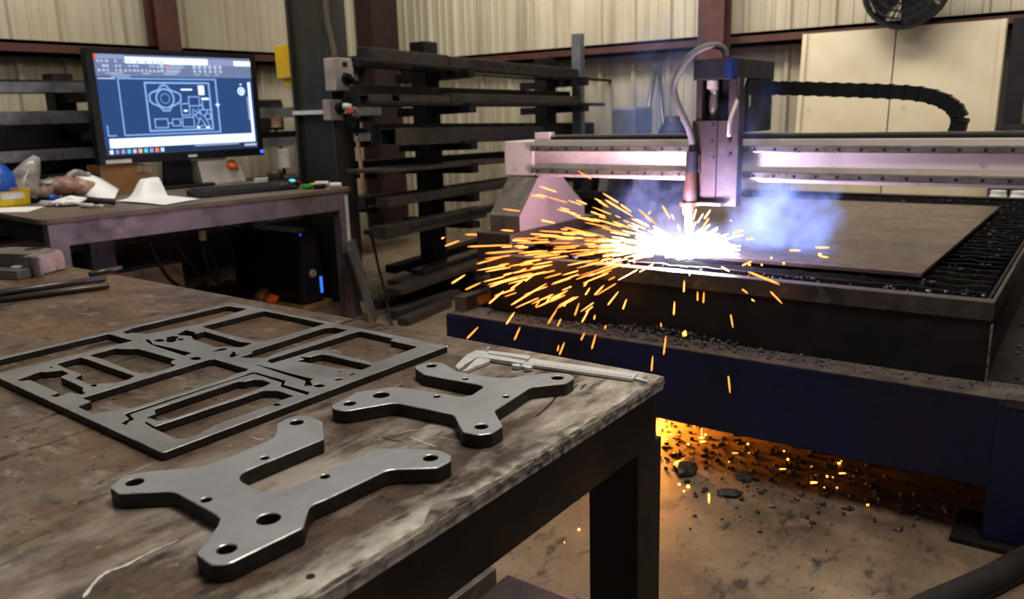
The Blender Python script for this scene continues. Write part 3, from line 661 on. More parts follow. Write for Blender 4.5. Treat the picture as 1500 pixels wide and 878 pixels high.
for r in range(6):
    for c in range(18):
        u = .015+c*(KL-.03)/18; v = .014+r*(KW-.03)/6; w = (KL-.03)/18*.82; h = (KW-.03)/6*.8; z = .0185+v/KW*.016
        b.hexa([KP(u,v,z),KP(u+w,v,z),KP(u+w,v+h,z+.0025),KP(u,v+h,z+.0025)],[KP(u+.002,v+.002,z+.008),KP(u+w-.002,v+.002,z+.008),KP(u+w-.002,v+h-.002,z+.0105),KP(u+.002,v+h-.002,z+.0105)])
b.build('keys', M['rubber'], kbd)
# mouse
c = dq(418,277,DZ); mo2 = thing('computer_mouse', 'small black mouse with a cyan light right of the keyboard', 'mouse', tuple(c))
b = MB(); b.lump(c+Vector((0,0,.022)), .062, 0, .42, 2); b.build('body', M['black'], mo2, smooth=True)
MB().lump(c+Vector((.02,.035,.045)), .016, 1, .6, 2).build('scroll_light', M['mouseled'], mo2, smooth=True)
# papers
def sheet(name, pts, label, m='paper', th=.0015, group=None):
    b = MB(); b.hexa([p for p in pts], [p+Vector((0,0,th)) for p in pts]); o = b.build(name, M[m]); return tag(o, label, 'paper', group)
def grid_sheet(name, fn, nu, nv, m, label, cat):
    bm = bmesh.new(); vs = [[bm.verts.new(fn(i/nu, j/nv)) for j in range(nv+1)] for i in range(nu+1)]
    for i in range(nu):
        for j in range(nv): bm.faces.new((vs[i][j],vs[i+1][j],vs[i+1][j+1],vs[i][j+1]))
    o = link(name, bm, M[m], smooth=True); return tag(o, label, cat)
PA, PB, PC_, PD = dq(170,296,DZ), dq(240,302,DZ), dq(292,293,DZ), dq(215,286,DZ)
def f1(u, v):
    p = PA*(1-u)*(1-v)+PB*u*(1-v)+PC_*u*v+PD*(1-u)*v
    z = .005+.012*u*(1-u)+.092*max(0,min(1,(.20-abs(u-.22))/.12))*max(0,min(1,(v-.25)*3))
    return p+Vector((0,0,z))
grid_sheet('loose_paper', f1, 24, 10, 'paper', 'white sheet with a peaked fold on the desk edge under the monitor', 'paper')
QA, QB, QC, QD = dq(122,290,DZ), dq(168,293,DZ), dq(178,283,DZ), dq(128,281,DZ)
def f2(u, v):
    p = QA*(1-u)*(1-v)+QB*u*(1-v)+QC*u*v+QD*(1-u)*v
    z = .006+.135*(v**1.1)*(1-.9*u)+.03*math.sin(u*3.0)*v
    return p+Vector((-.02*v,-.05*v*(1-u),z))
grid_sheet('curled_paper', f2, 16, 8, 'paper', 'white curled sheet rising at its left corner beside the cardboard box', 'paper')
sheet('flat_paper', [dq(-20,306,DZ+.001),dq(-20,312,DZ+.001),dq(40,311,DZ+.001),dq(66,303,DZ+.001),dq(20,304,DZ+.001)], 'flat white paper on the left corner of the desk in front of the yellow tub')
# cardboard box
c = dq(178,276,DZ); w = .20
bx = thing('cardboard_box', 'open brown cardboard box standing on the desk under the left of the monitor', 'box', tuple(c))
e1 = (md*.9+mn*.1).normalized(); e2 = mn
def BX(u,v,z): return Vector((c.x,c.y,0))+e1*u+e2*v+Vector((0,0,DZ+z))
hB = at(178,241,x=c.x).z-DZ
b = MB()
for (ua,ub,va,vb) in ((-.10,.10,-.005,0),(-.10,.10,-.165,-.160),(-.10,-.095,-.16,-.005),(.095,.10,-.16,-.005)):
    b.hexa([BX(ua,va,.001),BX(ub,va,.001),BX(ub,vb,.001),BX(ua,vb,.001)],[BX(ua,va,hB),BX(ub,va,hB),BX(ub,vb,hB),BX(ua,vb,hB)])
b.hexa([BX(-.1,-.16,.001),BX(.1,-.16,.001),BX(.1,-.005,.001),BX(-.1,-.005,.001)],[BX(-.1,-.16,.006),BX(.1,-.16,.006),BX(.1,-.005,.006),BX(-.1,-.005,.006)])
b.build('carton', M['card'], bx)
MB().hexa([BX(.10,-.16,hB-.003),BX(.19,-.15,hB-.02),BX(.19,-.01,hB-.02),BX(.10,-.005,hB-.003)],[BX(.10,-.16,hB),BX(.19,-.15,hB-.017),BX(.19,-.01,hB-.017),BX(.10,-.005,hB)]).build('flap', M['card'], bx)
c = dq(213,273,DZ); tag(MB().hexa([c+md*-.05,c+md*.05,c+md*.05-mn*.12,c-md*.05-mn*.12],[c+md*-.05+Vector((0,0,.10)),c+md*.05+Vector((0,0,.10)),c+md*.05-mn*.12+Vector((0,0,.10)),c-md*.05-mn*.12+Vector((0,0,.10))]).build('small_carton', M['card'], bev=.002), 'small tan carton right of the open cardboard box behind the paper', 'box')
# tissue box / tape holder right of the stand
c = dq(322,267,DZ); hh = at(322,233,x=c.x).z-DZ
tb = thing('white_carton', 'white leaning carton right of the monitor stand behind the keyboard', 'box', tuple(c))
MB().hexa([c-md*.11,c+md*.08,c+md*.08-mn*.12,c-md*.11-mn*.12],[c-md*.13+Vector((0,0,hh)),c+md*.06+Vector((0,0,hh*1.04)),c+md*.06-mn*.14+Vector((0,0,hh*1.04)),c-md*.13-mn*.14+Vector((0,0,hh))]).build('carton', M['white'], tb, bev=.004)
c = dq(345,266,DZ); hh = at(345,236,x=c.x).z-DZ
rb = thing('tape_roll_bag', 'cream paper bag with orange roll showing at its top beside the white carton', 'bag', tuple(c))
MB().hexa([c-md*.06,c+md*.08,c+md*.07-mn*.10,c-md*.05-mn*.10],[c-md*.04+Vector((0,0,hh*.75)),c+md*.05+Vector((0,0,hh*.8)),c+md*.05-mn*.08+Vector((0,0,hh*.85)),c-md*.04-mn*.08+Vector((0,0,hh*.8))]).build('paper_bag', M['white'], rb, bev=.01)
MB().lump(c+Vector((0,-.01,hh*.78))-mn*.02, .06, 2, .55, 2).build('orange_roll', M['orange'], rb, smooth=True)
# things at the right end of the desk
c = dq(405,270,DZ); jr = MB().lathe(c,[(.045,.0),(.05,.01),(.045,.05),(.05,.07),(.03,.085)]); tag(jr.build('brown_jar', M['rustplate'], smooth=True), 'little brown jar behind the mouse', 'jar')
c = dq(388,268,DZ); tag(MB().hexa([c-dd*.05,c+dd*.05,c+dd*.05+nn*.04,c-dd*.05+nn*.04],[c-dd*.05+Vector((0,0,.03)),c+dd*.05+Vector((0,0,.03)),c+dd*.05+nn*.04+Vector((0,0,.03)),c-dd*.05+nn*.04+Vector((0,0,.03))]).build('eraser', M['white'], bev=.003), 'white eraser block between the keyboard and the mouse', 'eraser')
for k, (a, e, r, m, lab) in enumerate((((445,274.5),(457,273),.014,'green','green marker pen at the right end of the desk, nearest the mouse'),((455,271.5),(462,271),.012,'yellow','short yellow pen stub on the right end of the desk'),((461,274),(476,272.5),.014,'black','black marker pen among the pens at the right end of the desk'),((463,269),(482,269),.014,'white','white marker pen behind the black one on the right end of the desk'),((484,271.5),(500,271),.015,'white','white tube nearest the right corner of the desk'))):
    A, B = dq(*a,DZ+r), dq(*e,DZ+r)
    pn = thing('marker_pen', lab, 'pen', tuple((A+B)/2-Vector((0,0,r))), 'pens at the right end of the desk')
    MB().cyl(A,A+(B-A)*.68,r,n=12).build('barrel', M[m], pn, smooth=False)
    MB().cyl(A+(B-A)*.69,B,r*1.08,r*.95,n=12).build('cap', M[m], pn)
c = dq(436,270,DZ); tag(MB().lathe(c,[(.02,0),(.02,.016),(.01,.02)]).build('bottle_cap', M['red']), 'small red cap between the mouse and the pens', 'cap')
# left end clutter
c = dq(-2,286,DZ)
bo = thing('blue_bottle', 'blue plastic spray bottle body at the left end of the desk', 'bottle', tuple(c))
hb = at(0,238,x=c.x).z-DZ
MB().lathe(c,[(.095,0),(.10,.02),(.10,hb*.45),(.085,hb*.7),(.05,hb*.93),(.03,hb*.98),(.03,hb*1.05)]).build('body', M['bluep'], bo, smooth=True)
MB().lathe(c,[(.034,hb*1.05),(.034,hb*1.18),(.02,hb*1.2)]).build('cap', M['white'], bo)
c = dq(8,302,DZ); hy = at(8,279,x=c.x).z-DZ
yt = thing('yellow_tub', 'yellow tub with a pale label at the left end of the desk', 'tub', tuple(c))
MB().lathe(c,[(.105,0),(.11,.01),(.115,hy*.9),(.12,hy),(.108,hy),(.104,hy*.3)]).build('tub', M['yellow'], yt)
vv = (CAM-c); vv.z = 0; a0 = math.atan2(vv.y,vv.x)
b = MB(); arc = [(c.x+.1165*math.cos(a0-.1+.9*i/6),c.y+.1165*math.sin(a0-.1+.9*i/6)) for i in range(7)]
for p, q in zip(arc,arc[1:]): b.face([(p[0],p[1],DZ+hy*.52),(q[0],q[1],DZ+hy*.52),(q[0],q[1],DZ+hy*.93),(p[0],p[1],DZ+hy*.93)])
b.build('label', M['white'], yt)
c = dq(32,264,DZ); hg = at(32,231,x=c.x).z-DZ
tag(MB().tube([c,c+Vector((0,0,.06)),c+Vector((0,0,hg*.45)),c+Vector((.02,.05,hg*.8)),c+Vector((.02,.08,hg))],[.075,.085,.08,.045,.02],14).build('glue_bottle', M['foil'], smooth=True), 'clear grey nozzle bottle standing behind the crumpled bag on the desk', 'bottle')
c = dq(58,279,DZ); b = MB()
for k in range(7): b.lump(c+md*(-.24+.085*k)+Vector((0,0,.055+.012*math.sin(k*2)))+mn*(.04*math.sin(k*1.7)), .082, k+1, .65, 2)
tag(b.build('crumpled_bag', M['bagm'], smooth=True), 'crumpled tan and white plastic bag on the left of the desk', 'bag')
c = dq(82,262,DZ); tag(MB().tube(catmull([c+md*-.16+Vector((0,0,.02)),c+Vector((0,0,.06)),c+md*.1+Vector((0,0,.13)),c+md*.18+Vector((0,0,.08)),c+md*.2+Vector((0,0,.015))],6),[.02]*24+[.012],10).build('grey_glove', M['foil'], smooth=True), 'grey bent plastic tube hooked over behind the crumpled bag', 'tube')
c = dq(72,266,DZ); tag(MB().lump(c+Vector((0,0,.09)),.06,3,.35,2).build('foil_wad', M['foil'], smooth=True), 'shiny foil wad on top of the crumpled bag', 'wad')
c = dq(112,280,DZ); tag(MB().hexa([c-md*.11,c+md*.14,c+md*.14-mn*.2,c-md*.11-mn*.2],[c-md*.11+Vector((0,0,.12)),c+md*.14+Vector((0,0,.12)),c+md*.14-mn*.2+Vector((0,0,.12)),c-md*.11-mn*.2+Vector((0,0,.12))]).build('black_case', M['black'], bev=.01), 'black box between the crumpled bag and the curled sheet', 'box')
c = dq(108,262,DZ); tag(MB().hexa([c-md*.14,c+md*.16,c+md*.16-mn*.1,c-md*.14-mn*.1],[c-md*.14+Vector((0,0,.04)),c+md*.16+Vector((0,0,.05)),c+md*.16-mn*.1+Vector((0,0,.05)),c-md*.14-mn*.1+Vector((0,0,.04))]).build('notebook', M['bagm'], bev=.003), 'tan notebook behind the black box under the wall rack', 'notebook')
for (a, e, r, m, lab, nm) in (((36,292),(72,290),.022,'black','black torch handle lying behind the yellow tub','flashlight'),((70,291),(92,289),.020,'bluep','blue handled screwdriver behind the papers','screwdriver'),((112,292),(166,297),.020,'rubber','black grinder handle in front of the curled sheet','angle_grinder'),((60,298),(94,299),.015,'silver','silver spanner on the desk edge left of the white wad','spanner'),((118,301),(150,302),.012,'white','white chalk stick on the desk edge below the curled sheet','chalk_stick')):
    A, B = dq(*a,DZ+r), dq(*e,DZ+r)
    tg = thing(nm, lab, 'tool', tuple((A+B)/2-Vector((0,0,r))))
    MB().tube([A,A+(B-A)*.06,A+(B-A)*.55,A+(B-A)*.6],[r*.7,r,r*.9,r*.6],12).build('grip', M[m], tg, smooth=True)
    MB().tube([A+(B-A)*.58,A+(B-A)*.9,B],[r*.55,r*.5,r*.62],10).build('shank', M[m if m != 'bluep' else 'rod'], tg, smooth=True)
c = dq(106,301,DZ); tag(MB().lump(c+Vector((0,0,.022)),.062,4,.38,2).build('white_wad', M['paper'], smooth=False), 'crumpled white tissue wad on the desk edge', 'tissue')
# PC tower and cables under the desk
A = at(366,448,z=.03); xF = at(446,448,z=.03); 
fx = xF.x; y0 = xF.y; yw = at(477,440,x=fx).y-y0; zt = at(446,340,x=fx,).z
xb = at(345,400,y=y0).x
pcw = thing('computer_tower', 'black computer tower on a wooden board under the desk', 'computer', ((fx+xb)/2,y0+yw/2,.03))
MB().box((xb,y0,.0315),(fx-.02,y0+yw,zt)).build('case', M['black'], pcw, bev=.006)
MB().box((fx-.02,y0+.004,.04),(fx,y0+yw-.004,zt-.004)).build('front_panel', M['pcfront'], pcw, bev=.008)
pz = at(461,400,x=fx).z; pyy = y0+yw*.5
MB().cyl((fx,pyy,pz),(fx+.012,pyy,pz),.026,.020).build('power_button', M['white'], pcw)
MB().cyl((fx+.012,pyy-.005,pz),(fx+.016,pyy-.005,pz),.010).build('button_light', M['orange'], pcw)
MB().box((fx,y0+yw*.80,at(474,428,x=fx).z),(fx+.006,y0+yw*.90,at(474,404,x=fx).z)).build('light_strip', scr('pc_light',(.05,.16,.6),1.2), pcw)
MB().box((fx,y0+yw*.05,zt-.02),(fx+.003,y0+yw*.12,zt-.005)).build('corner_light', scr('pc_corner',(.06,.06,.5),1.0), pcw)
tag(MB().box((xb-.05,y0-.03,0),(fx+.02,y0+yw+.05,.03)).build('wooden_board', M['wood'], bev=.002), 'raw timber board on the floor under the computer tower', 'board')
for k, (pts, lab) in enumerate((([(206,318),(225,370),(245,405),(262,420)],'black cable hanging under the desk, leftmost'),([(238,322),(262,365),(285,395),(300,412)],'black cable hanging under the desk, second from the left'),([(292,318),(297,350),(300,380),(312,405),(325,418)],'black cable with a white plug hanging under the middle of the desk'),([(300,352),(310,375),(322,405)],'short black cable beside the white plug under the desk'))):
    w = [at(px,py,x=-4.05) for px,py in pts]; w[-1].z = max(w[-1].z,.01)
    cb = thing('power_cable', lab, 'cable', tuple(w[-1]), 'cables under the desk')
    MB().tube(catmull(w,6), .010, 8).build('cord', M['black'], cb, smooth=True)
    if k == 2: MB().cyl(at(296,338,x=-4.04),at(297,352,x=-4.04),.022).build('plug', M['white'], cb)
b = MB(); rr = random.Random(5)
for k in range(14):
    p = at(300+rr.random()*80, 420+rr.random()*12, z=.05); b.lump(p, .06+.04*rr.random(), k, .7, 1)
tag(b.build('rag_heap', M['darkred'], smooth=False), 'dark heap of rags on the floor under the desk', 'rags')
c = at(385,436,z=.05); tag(MB().lump(c,.07,2,.8,2).build('drink_cup', M['bagm'], smooth=True), 'pale crumpled wrapper on the floor left of the computer tower', 'wrapper')
c = at(398,438,z=.05); tag(MB().lump(c,.035,4,.9,2).build('orange_wrapper', M['orange'], smooth=True), 'small orange wrapper on the floor beside the computer tower', 'wrapper')

# ------------------------------------------------------------------ workbench
BZ = .793
bench = thing('workbench', 'heavy steel workbench with worn brown top in front', 'workbench', (-1.4,.4,0))
XE = at(974,554,z=BZ).x
ring = fillet([(XE,-.4),(XE,.892),(-2.9,.938),(-2.9,-.4)], .012)
b = MB(); b.hexa([(p.x,p.y,BZ-.013) for p in ring],[(p.x,p.y,BZ) for p in ring])
bm = b.bm
bmesh.ops.recalc_face_normals(bm, faces=bm.faces)
link('bench_top', bm, [M['bench']], bench)
# hammered weld-spatter along the right edge
b = MB(); rr = random.Random(11); n = 190; rowa, rowb, rowc = [], [], []
for i in range(n+1):
    y = -.2+1.085*i/n; k = noise.noise(Vector((0,y*30,0))); k2 = noise.noise(Vector((3,y*55,1)))
    big = .010*max(0,1-abs(y-.475)/.03)
    rowa.append((XE-.006-.004*k-big*1.8, y, BZ+.0004)); rowb.append((XE-.001+.0012*k2, y, BZ+.0006+.0012*max(0,k)+big*.25)); rowc.append((XE+.0012+.001*k, y, BZ-.005-.003*k2))
va = [[b.bm.verts.new(p) for p in r] for r in (rowa,rowb,rowc)]
for r in range(2):
    for i in range(n): b.bm.faces.new((va[r][i],va[r][i+1],va[r+1][i+1],va[r+1][i]))
b.build('worn_edge', M['edge'], bench)['label'] = 'bright battered edge of the top'
xa = XE-.016
zlo = at(862,721,x=xa).z
yap = at(960,600,x=xa).y; yl0, yl1 = at(935,700,x=xa).y, at(968,700,x=xa).y
b = MB(); b.box((xa-.008,-.38,zlo),(xa+.001,yap,BZ-.024)); b.box((xa-.05,-.38,zlo),(xa-.008,yl0-.002,zlo+.008)); b.box((xa-.05,-.38,BZ-.032),(xa-.008,yap,BZ-.024))
b.build('apron', M['benchside'], bench, bev=.0015)
MB().box((-2.85,.86,BZ-.11),(xa-.10,.868,BZ-.024)).build('apron', M['benchside'], bench)
MB().box((xa-.09,-.38,BZ-.024),(xa-.012,.86,BZ-.0135)).build('gap_shade_strip', M['hole'], bench)  # near-black filler stands for the shade in the gap under the top
yl0, yl1 = at(935,700,x=xa).y, at(968,700,x=xa).y
xl = at(863,760,y=yl0).x
zl = at(950,668,x=xa).z
for (x0,x1) in ((xl,xa),(-2.85,-2.75)):
    MB().box((x0,yl0,0),(x1,yl1,BZ-.03 if x0 < -2 else zlo+.001)).build('leg', M['benchside'], bench, bev=.002)
    MB().box((x0,-.36,0),(x1,-.28,BZ-.03)).build('leg', M['benchside'], bench, bev=.002)
MB().box((xl+.01,yap-.02,zlo-.004),(xa-.012,yl1+.010,BZ-.014)).build('corner_post', M['benchside'], bench, bev=.002)
# pale scratches on the top
def strip(pts, w):
    b = MB(); P = [at(px,py,z=BZ+.0004) for px,py in pts]; P = catmull(P,6); prev = None
    for i,p in enumerate(P):
        t = (P[min(i+1,len(P)-1)]-P[max(i-1,0)]).normalized(); n_ = Vector((-t.y,t.x,0)); ww = w*(.5+.5*abs(noise.noise(Vector((i*.7,w*900,3))))*2)*(1 if 0<i<len(P)-1 else .3)
        cur = (b.bm.verts.new(p+n_*ww/2), b.bm.verts.new(p-n_*ww/2))
        if prev: b.bm.faces.new((prev[0],cur[0],cur[1],prev[1]))
        prev = cur
    return b
for pts, w in (([(122,876),(140,852),(158,838),(185,828),(215,812),(262,791)],.0035),([(160,705),(190,693),(222,680)],.0012),([(368,640),(380,644),(386,642)],.0015),([(575,636),(610,630),(655,624)],.0010),([(600,640),(620,648),(640,655)],.0016),([(590,560),(570,575),(560,590)],.0008),([(640,640),(690,648),(735,640)],.0012)):
    strip(pts, w).build('scratch', M['chalk'], bench)['label'] = 'pale scratch'
for pts, w in (([(818,576),(806,592),(788,608),(782,611)],.0035),([(858,563),(850,571)],.0035),([(846,563),(838,571),(836,574)],.0028),([(560,641),(575,645),(590,647)],.0022)):
    strip(pts, w).build('gouge', M['cut'], bench)['label'] = 'dark gouge'
b = MB().cyl(at(455,847,z=BZ-.001), at(455,847,z=BZ-.001)+Vector((0,0,.0015)), .0035, n=12); b.build('bolt_hole', M['hole'], bench)

# skeleton plate: outline and cut-outs
TZ = .009
def PX(pts): return [p for p in xy(pts, BZ+TZ+.0005)]
outer = PX([(239,663.7),(656.5,506.8),(341,443.2),(-45,534)])
H_list = [
 ([(-26,532.7),(158.6,489.1),(195.5,499.0),(-4,547)],.004),
 (crop(0,470,[(190,630),(430,545),(480,548),(660,530),(740,565),(645,600),(890,715),(880,745),(915,775),(870,790),(750,765),(640,808),(600,815),(535,805),(632,768),(330,635),(215,645)]),.001),
 (crop(0,470,[(600,460),(860,392),(930,410),(1440,590),(1380,625),(1250,665),(1080,670),(980,685),(800,612),(880,572),(690,500)]),.0015),
 ([(129.9,520.6),(168.1,510.3),(188.3,511.3),(202,510.7),(258,526.4),(251,528.7),(250,532),(258,534.6),(245.7,540),(221,546.9),(204.7,546.9),(195,544),(150,526)],.002),
 ([(179.4,486.7),(193.7,480.6),(330.5,448.5),(336,448.5),(362.4,452.6),(330,462.8),(293.5,474.4),(215.6,489.5),(195,487.4),(186,489)],.002),
 ([(295.6,478.1),(384,456),(390,456),(476.3,474),(462.6,478.5),(388.8,499.7),(375,500),(330,489)],.003),
 ([(260,489),(271.7,483.3),(284,486),(287,489),(300,485.4),(350,500),(369.6,502.7),(354.6,508.6),(316,508.2),(282.6,497),(280.6,492.2),(262,491)],.001),
 ([(212.9,498.4),(215.6,496.3),(219.7,498.4),(223.8,503.8),(232,505.2),(281,516.8),(270.3,520.9),(230.7,508),(221,504.5)],.001),
 ([(120,583),(305.8,526.8),(314.7,526.2),(363.5,540.8),(360.8,543.5),(347.8,546.6),(330,554.4),(195,597.2),(178.7,599.3),(163,602),(150,603.7),(136.7,606.3),(114,595.5),(134.3,588)],.002),
 ([(182,606.4),(350,551.9),(368.3,545.3),(377,545.8),(418,557.6),(415.4,563.6),(453.7,574.3),(450,578.4),(410.7,566),(413.0,560.2),(375,548),(369,548),(330,560.2),(189.6,607.2),(196.5,614.3),(188,617.7),(184.9,622.5),(176.7,619.5),(189.0,613)],.0005),
 ([(226.6,599.6),(346.9,559.2),(358.7,559),(371,556),(384.7,556.5),(396.7,560.9),(390,564.7),(350,580.1),(259.4,611),(232,617),(226.6,614.3),(214,611.5),(228,606)],.0015),
 ([(211.5,619),(214,617.5),(226.6,625),(350,584.3),(384.7,572.2),(406.6,572.2),(430.5,580),(412,585.9),(398.4,593.4),(384.7,597.5),(330,616.4),(298.3,630.6),(293.5,635.4),(281.2,640),(269,642.9),(258,642.5),(244.3,636),(226,628)],.002),
 ([(371,513.4),(475,480.6),(488.6,479.5),(509,483.3),(491.3,489.5),(403.8,517.5),(388.8,524.3),(371,524.3),(349.8,523.6),(369,517.5)],.001),
 ([(390.8,529),(394,526.4),(525,485.3),(530.6,485.7),(575.7,495.8),(571.3,498.7),(612,508),(597.6,513.3),(553.8,530.4),(548,531.4),(480,515),(470.8,513),(461,513),(436.6,521),(398.4,532)],.002),
 ([(437,522.4),(453,523),(470.8,519),(480,520.3),(545.3,535.2),(530.6,541.6),(491,539),(458.5,532.8),(449,531),(433,528.8),(446,526)],.001),
 ([(367,532),(391.5,538),(459,555.1),(454.4,557.8),(458,565),(445.5,566),(447.6,557.8),(395.6,541.3)],.0006),
 ([(487.5,555),(504,553.8),(500,556.5),(493,557.5)],.0006),
 ([(510.5,548.5),(519,545.5),(519.5,548),(513,550)],.0006),
 ([(334.5,522),(342,514.5),(345,516),(344,519),(350,519.5),(340,523.5)],.0005),
 ([(310,515.3),(322,510.5),(333,509.8),(331,512.5),(319,514.5)],.0006),
 ([(71,536.5),(76,537),(78,539),(73,538.3)],.0003),
]
holes = [fillet(PX(p), r, 4) for p, r in H_list]
def ell(px, py, rx, ry, n=16): return PX([(px+rx*math.cos(2*PI*i/n), py+ry*math.sin(2*PI*i/n)) for i in range(n)])
for e in ((137.4,564.6,4.6,1.7),(233.4,498.6,7.8,2.0),(264,497,5.5,1.5),(286.7,525,8,2.4),(467.8,565,8.2,2.3),(405,592.7,5.5,1.7),(497,544,2.5,.9)): holes.append(ell(*e))
holes.append(PX([(244.5,493.5),(252,492),(261,492.5),(260,497.5),(252,502),(243.5,500.5)]))
fr = flat('skeleton_plate', fillet(outer,.004), holes, BZ+.0005, TZ, [M['frametop'],M['cut'],M['rim']], bev=.0009)
tag(fr, 'large flat steel skeleton plate with many cut-out openings lying on the workbench', 'cut plate')
# brackets
def bracket(name, out, hl, th, label):
    pts = xy(out, BZ+th+.0005)
    o = flat(name, fillet(pts,.0028,4), [disc(px,py,hw,BZ+th+.0005,28) for px,py,hw in hl], BZ+.0005, th, [M['bright'],M['cut'],M['rim']], bev=.0010)
    return tag(o, label, 'bracket', 'cut steel brackets')
b1 = crop(150,640,[(75,540),(175,612),(715,585),(775,592)])+crop(270,730,[(330,170),(385,215),(355,300),(118,598),(290,716),(420,712),(500,695),(1275,318),(1335,105),(1380,70)])+crop(480,630,[(0,738),(620,440),(700,425),(1175,408),(1322,332),(1320,268),(1190,212),(1000,205),(620,195),(490,215),(300,305),(0,440)])+[(450,705),(419,716),(410,719.5),(398,721.5),(386,720)]+crop(300,600,[(600,868),(400,778),(370,735),(385,695),(440,660),(1275,318),(1262,128),(1130,72),(980,68),(880,95),(778,150),(768,225),(735,300),(560,388),(160,548),(0,603)])+crop(150,640,[(1040,322),(520,365),(310,398),(210,432)])
bracket('bracket', b1, [(197.6,706.3,12.6),(302.2,732.3,8),(393,760.3,17.3),(332.2,804.5,14),(434.7,618.9,10),(387.8,671,6.5),(476,698.2,7.2),(630.4,671,11)], .0145, 'grey steel bracket with four splayed arms closest to the near edge of the workbench')
b2 = crop(480,520,[(42,535),(50,575),(165,602),(240,597),(680,520),(760,520),(1330,635),(1365,660)])+crop(600,560,[(490,380),(565,535),(740,568),(885,550),(1000,470),(960,400),(910,315),(920,300),(1290,62),(1330,52)])+crop(650,500,[(1310,455),(1395,400),(1390,380),(1325,345),(1200,335),(1050,345),(900,365),(740,388),(600,392),(490,380),(380,365),(210,335),(140,320),(60,270),(0,235)])+crop(480,520,[(1250,95),(1200,80),(1080,72),(935,120),(938,145),(1030,212),(1400,280)])+crop(650,500,[(350,462),(410,480),(420,492),(400,510),(300,575),(220,592),(150,590)])+crop(480,520,[(1400,442),(820,350),(700,340),(600,355),(300,400),(200,460)])
bracket('bracket', b2, [(512.1,591.2,9.3),(558.2,578.8,12.3),(640,581,5.2),(632,536,7.8),(741.2,581.2,5.2),(704.9,625,10),(681.4,555.2,4.6),(816.5,553.6,8.8)], .0145, 'grey steel bracket lying between the skeleton plate and the caliper')
# caliper
cal = thing('vernier_caliper', 'stainless vernier caliper near the far right corner of the workbench', 'caliper', tuple(at(790,540,z=BZ)))
def cz(pts, z0, z1, name, m, bev=.0004, par=None, s=7.315, x0=650, y0=500):
    P = [at(px,py,z=BZ+z1) for px,py in (crop(x0,y0,pts,s) if s else pts)]
    b = MB(); b.hexa([(p.x,p.y,BZ+z0) for p in P],[(p.x,p.y,BZ+z1) for p in P]); return b.build(name, m, par or cal, bev=bev)
beamo = cz([(697,513.3),(934.3,547.3),(927,555.2),(702,524.2)], .0012, .0048, 'beam', M['silver'], s=0)
jaw = cz([(125,275),(138,250),(200,185),(260,135),(345,97),(430,98),(470,106),(440,165),(362,166),(300,205),(212,258),(205,272),(160,300)][::-1], .0010, .0056, 'fixed_jaw', M['silver'])
sl = cz([(478,100),(935,158),(900,200),(868,212),(855,240),(405,170),(440,150)][::-1], .0011, .0062, 'slider', M['silver'])
cz([(490,98),(935,155),(903,193),(470,125)][::-1], .0062, .0078, 'scale_cover', M['silver'], par=sl)
cz([(362,172),(500,192),(490,215),(340,270),(240,316),(198,320),(245,285)][::-1], .0010, .0052, 'moving_jaw', M['silver'], par=sl)
def cylz(px, py, z0, z1, hw, name, m, par):
    c = at(px,py,z=BZ+z1); r = hw/F*(c-CAM).length
    return MB().lathe((c.x,c.y,BZ),[(r*.9,z0),(r,z0+.0006),(r,z1-.0006),(r*.9,z1)],20).build(name, m, par, smooth=False)
cylz(650+905/7.315,500+268/7.315,.0012,.0066,6.6,'thumb_wheel',M['silver'],sl)
cylz(650+862/7.315,500+258/7.315,.0012,.0050,5.0,'thumb_wheel_mount',M['silver'],sl)
cz([(725,240),(800,238),(830,255),(800,270),(740,262)][::-1], .0012, .0060, 'thumb_rest', M['silver'], par=sl)
p = at(650+462/7.315,500+100/7.315,z=BZ+.006); MB().cyl(p,p+Vector((.002,.004,.005)),.0022,n=12).build('lock_screw', M['silver'], sl)
cz([(931.5,552.3),(948.2,557),(947.6,558.8),(930,554.6)][::-1], .0016, .0036, 'depth_rod', M['silver'], s=0, bev=.0002)
# engraved graduations
b = MB(); A, B, C2, D2 = at(781,527.5,z=BZ+.0049), at(932,548.5,z=BZ+.0049), at(926,554.8,z=BZ+.0049), at(780,535.4,z=BZ+.0049)
for i in range(60):
    t = .02+i/62; P, Q = A.lerp(B,t), D2.lerp(C2,t); k = .55 if i%5 else .35
    u = (B-A).normalized()*.0003; S0, S1 = P.lerp(Q,k), P.lerp(Q,.95)
    b.face([S0-u,S0+u,S1+u,S1-u])
b.build('scale_marks', M['cut'], beamo)
b = MB(); p = at(924.5,551.5,z=BZ+.0049); b.lathe(p,[(.0007,0),(.0007,.0003)],12); b.build('end_pin', M['cut'], beamo)
# clevis fixture at the far left of the bench
fx = thing('clevis_fixture', 'machined steel fixture block with rounded lug at the far left of the workbench', 'fixture', tuple(at(40,405,z=BZ)))
def tri(px, py, z): return at(px,py,z=z)
zl_ = BZ+.021
P0, P1, P2, P3 = tri(-40,394,zl_), tri(24,397,zl_), tri(59,391,zl_), tri(0,386,zl_)
b = MB(); b.hexa([(p.x,p.y,BZ+.0005) for p in (P0,P1,P2,P3)],[p for p in (P0,P1,P2,P3)]); b.build('base', M['machined'], fx, bev=.002)
MB().lathe(tri(25,391.5,zl_),[(.013,0),(.013,.0025),(.007,.003)],16).build('stud', M['silver'], fx)
zt_ = BZ+.050
def fp(px, py): return Vector(tri(px,py,zt_))
Q = [fp(-45,371),fp(31,372),fp(56,369),fp(74,363),fp(20,361.5),(fp(-45,367))]
b = MB(); b.hexa([(p.x,p.y,BZ+.022) for p in Q],[p for p in Q]); b.build('upper_block', M['machined'], fx, bev=.002)
MB().lathe(tri(50,364.6,zt_),[(.020,-.002),(.020,.0006)],20).build('bore', M['hole'], fx)
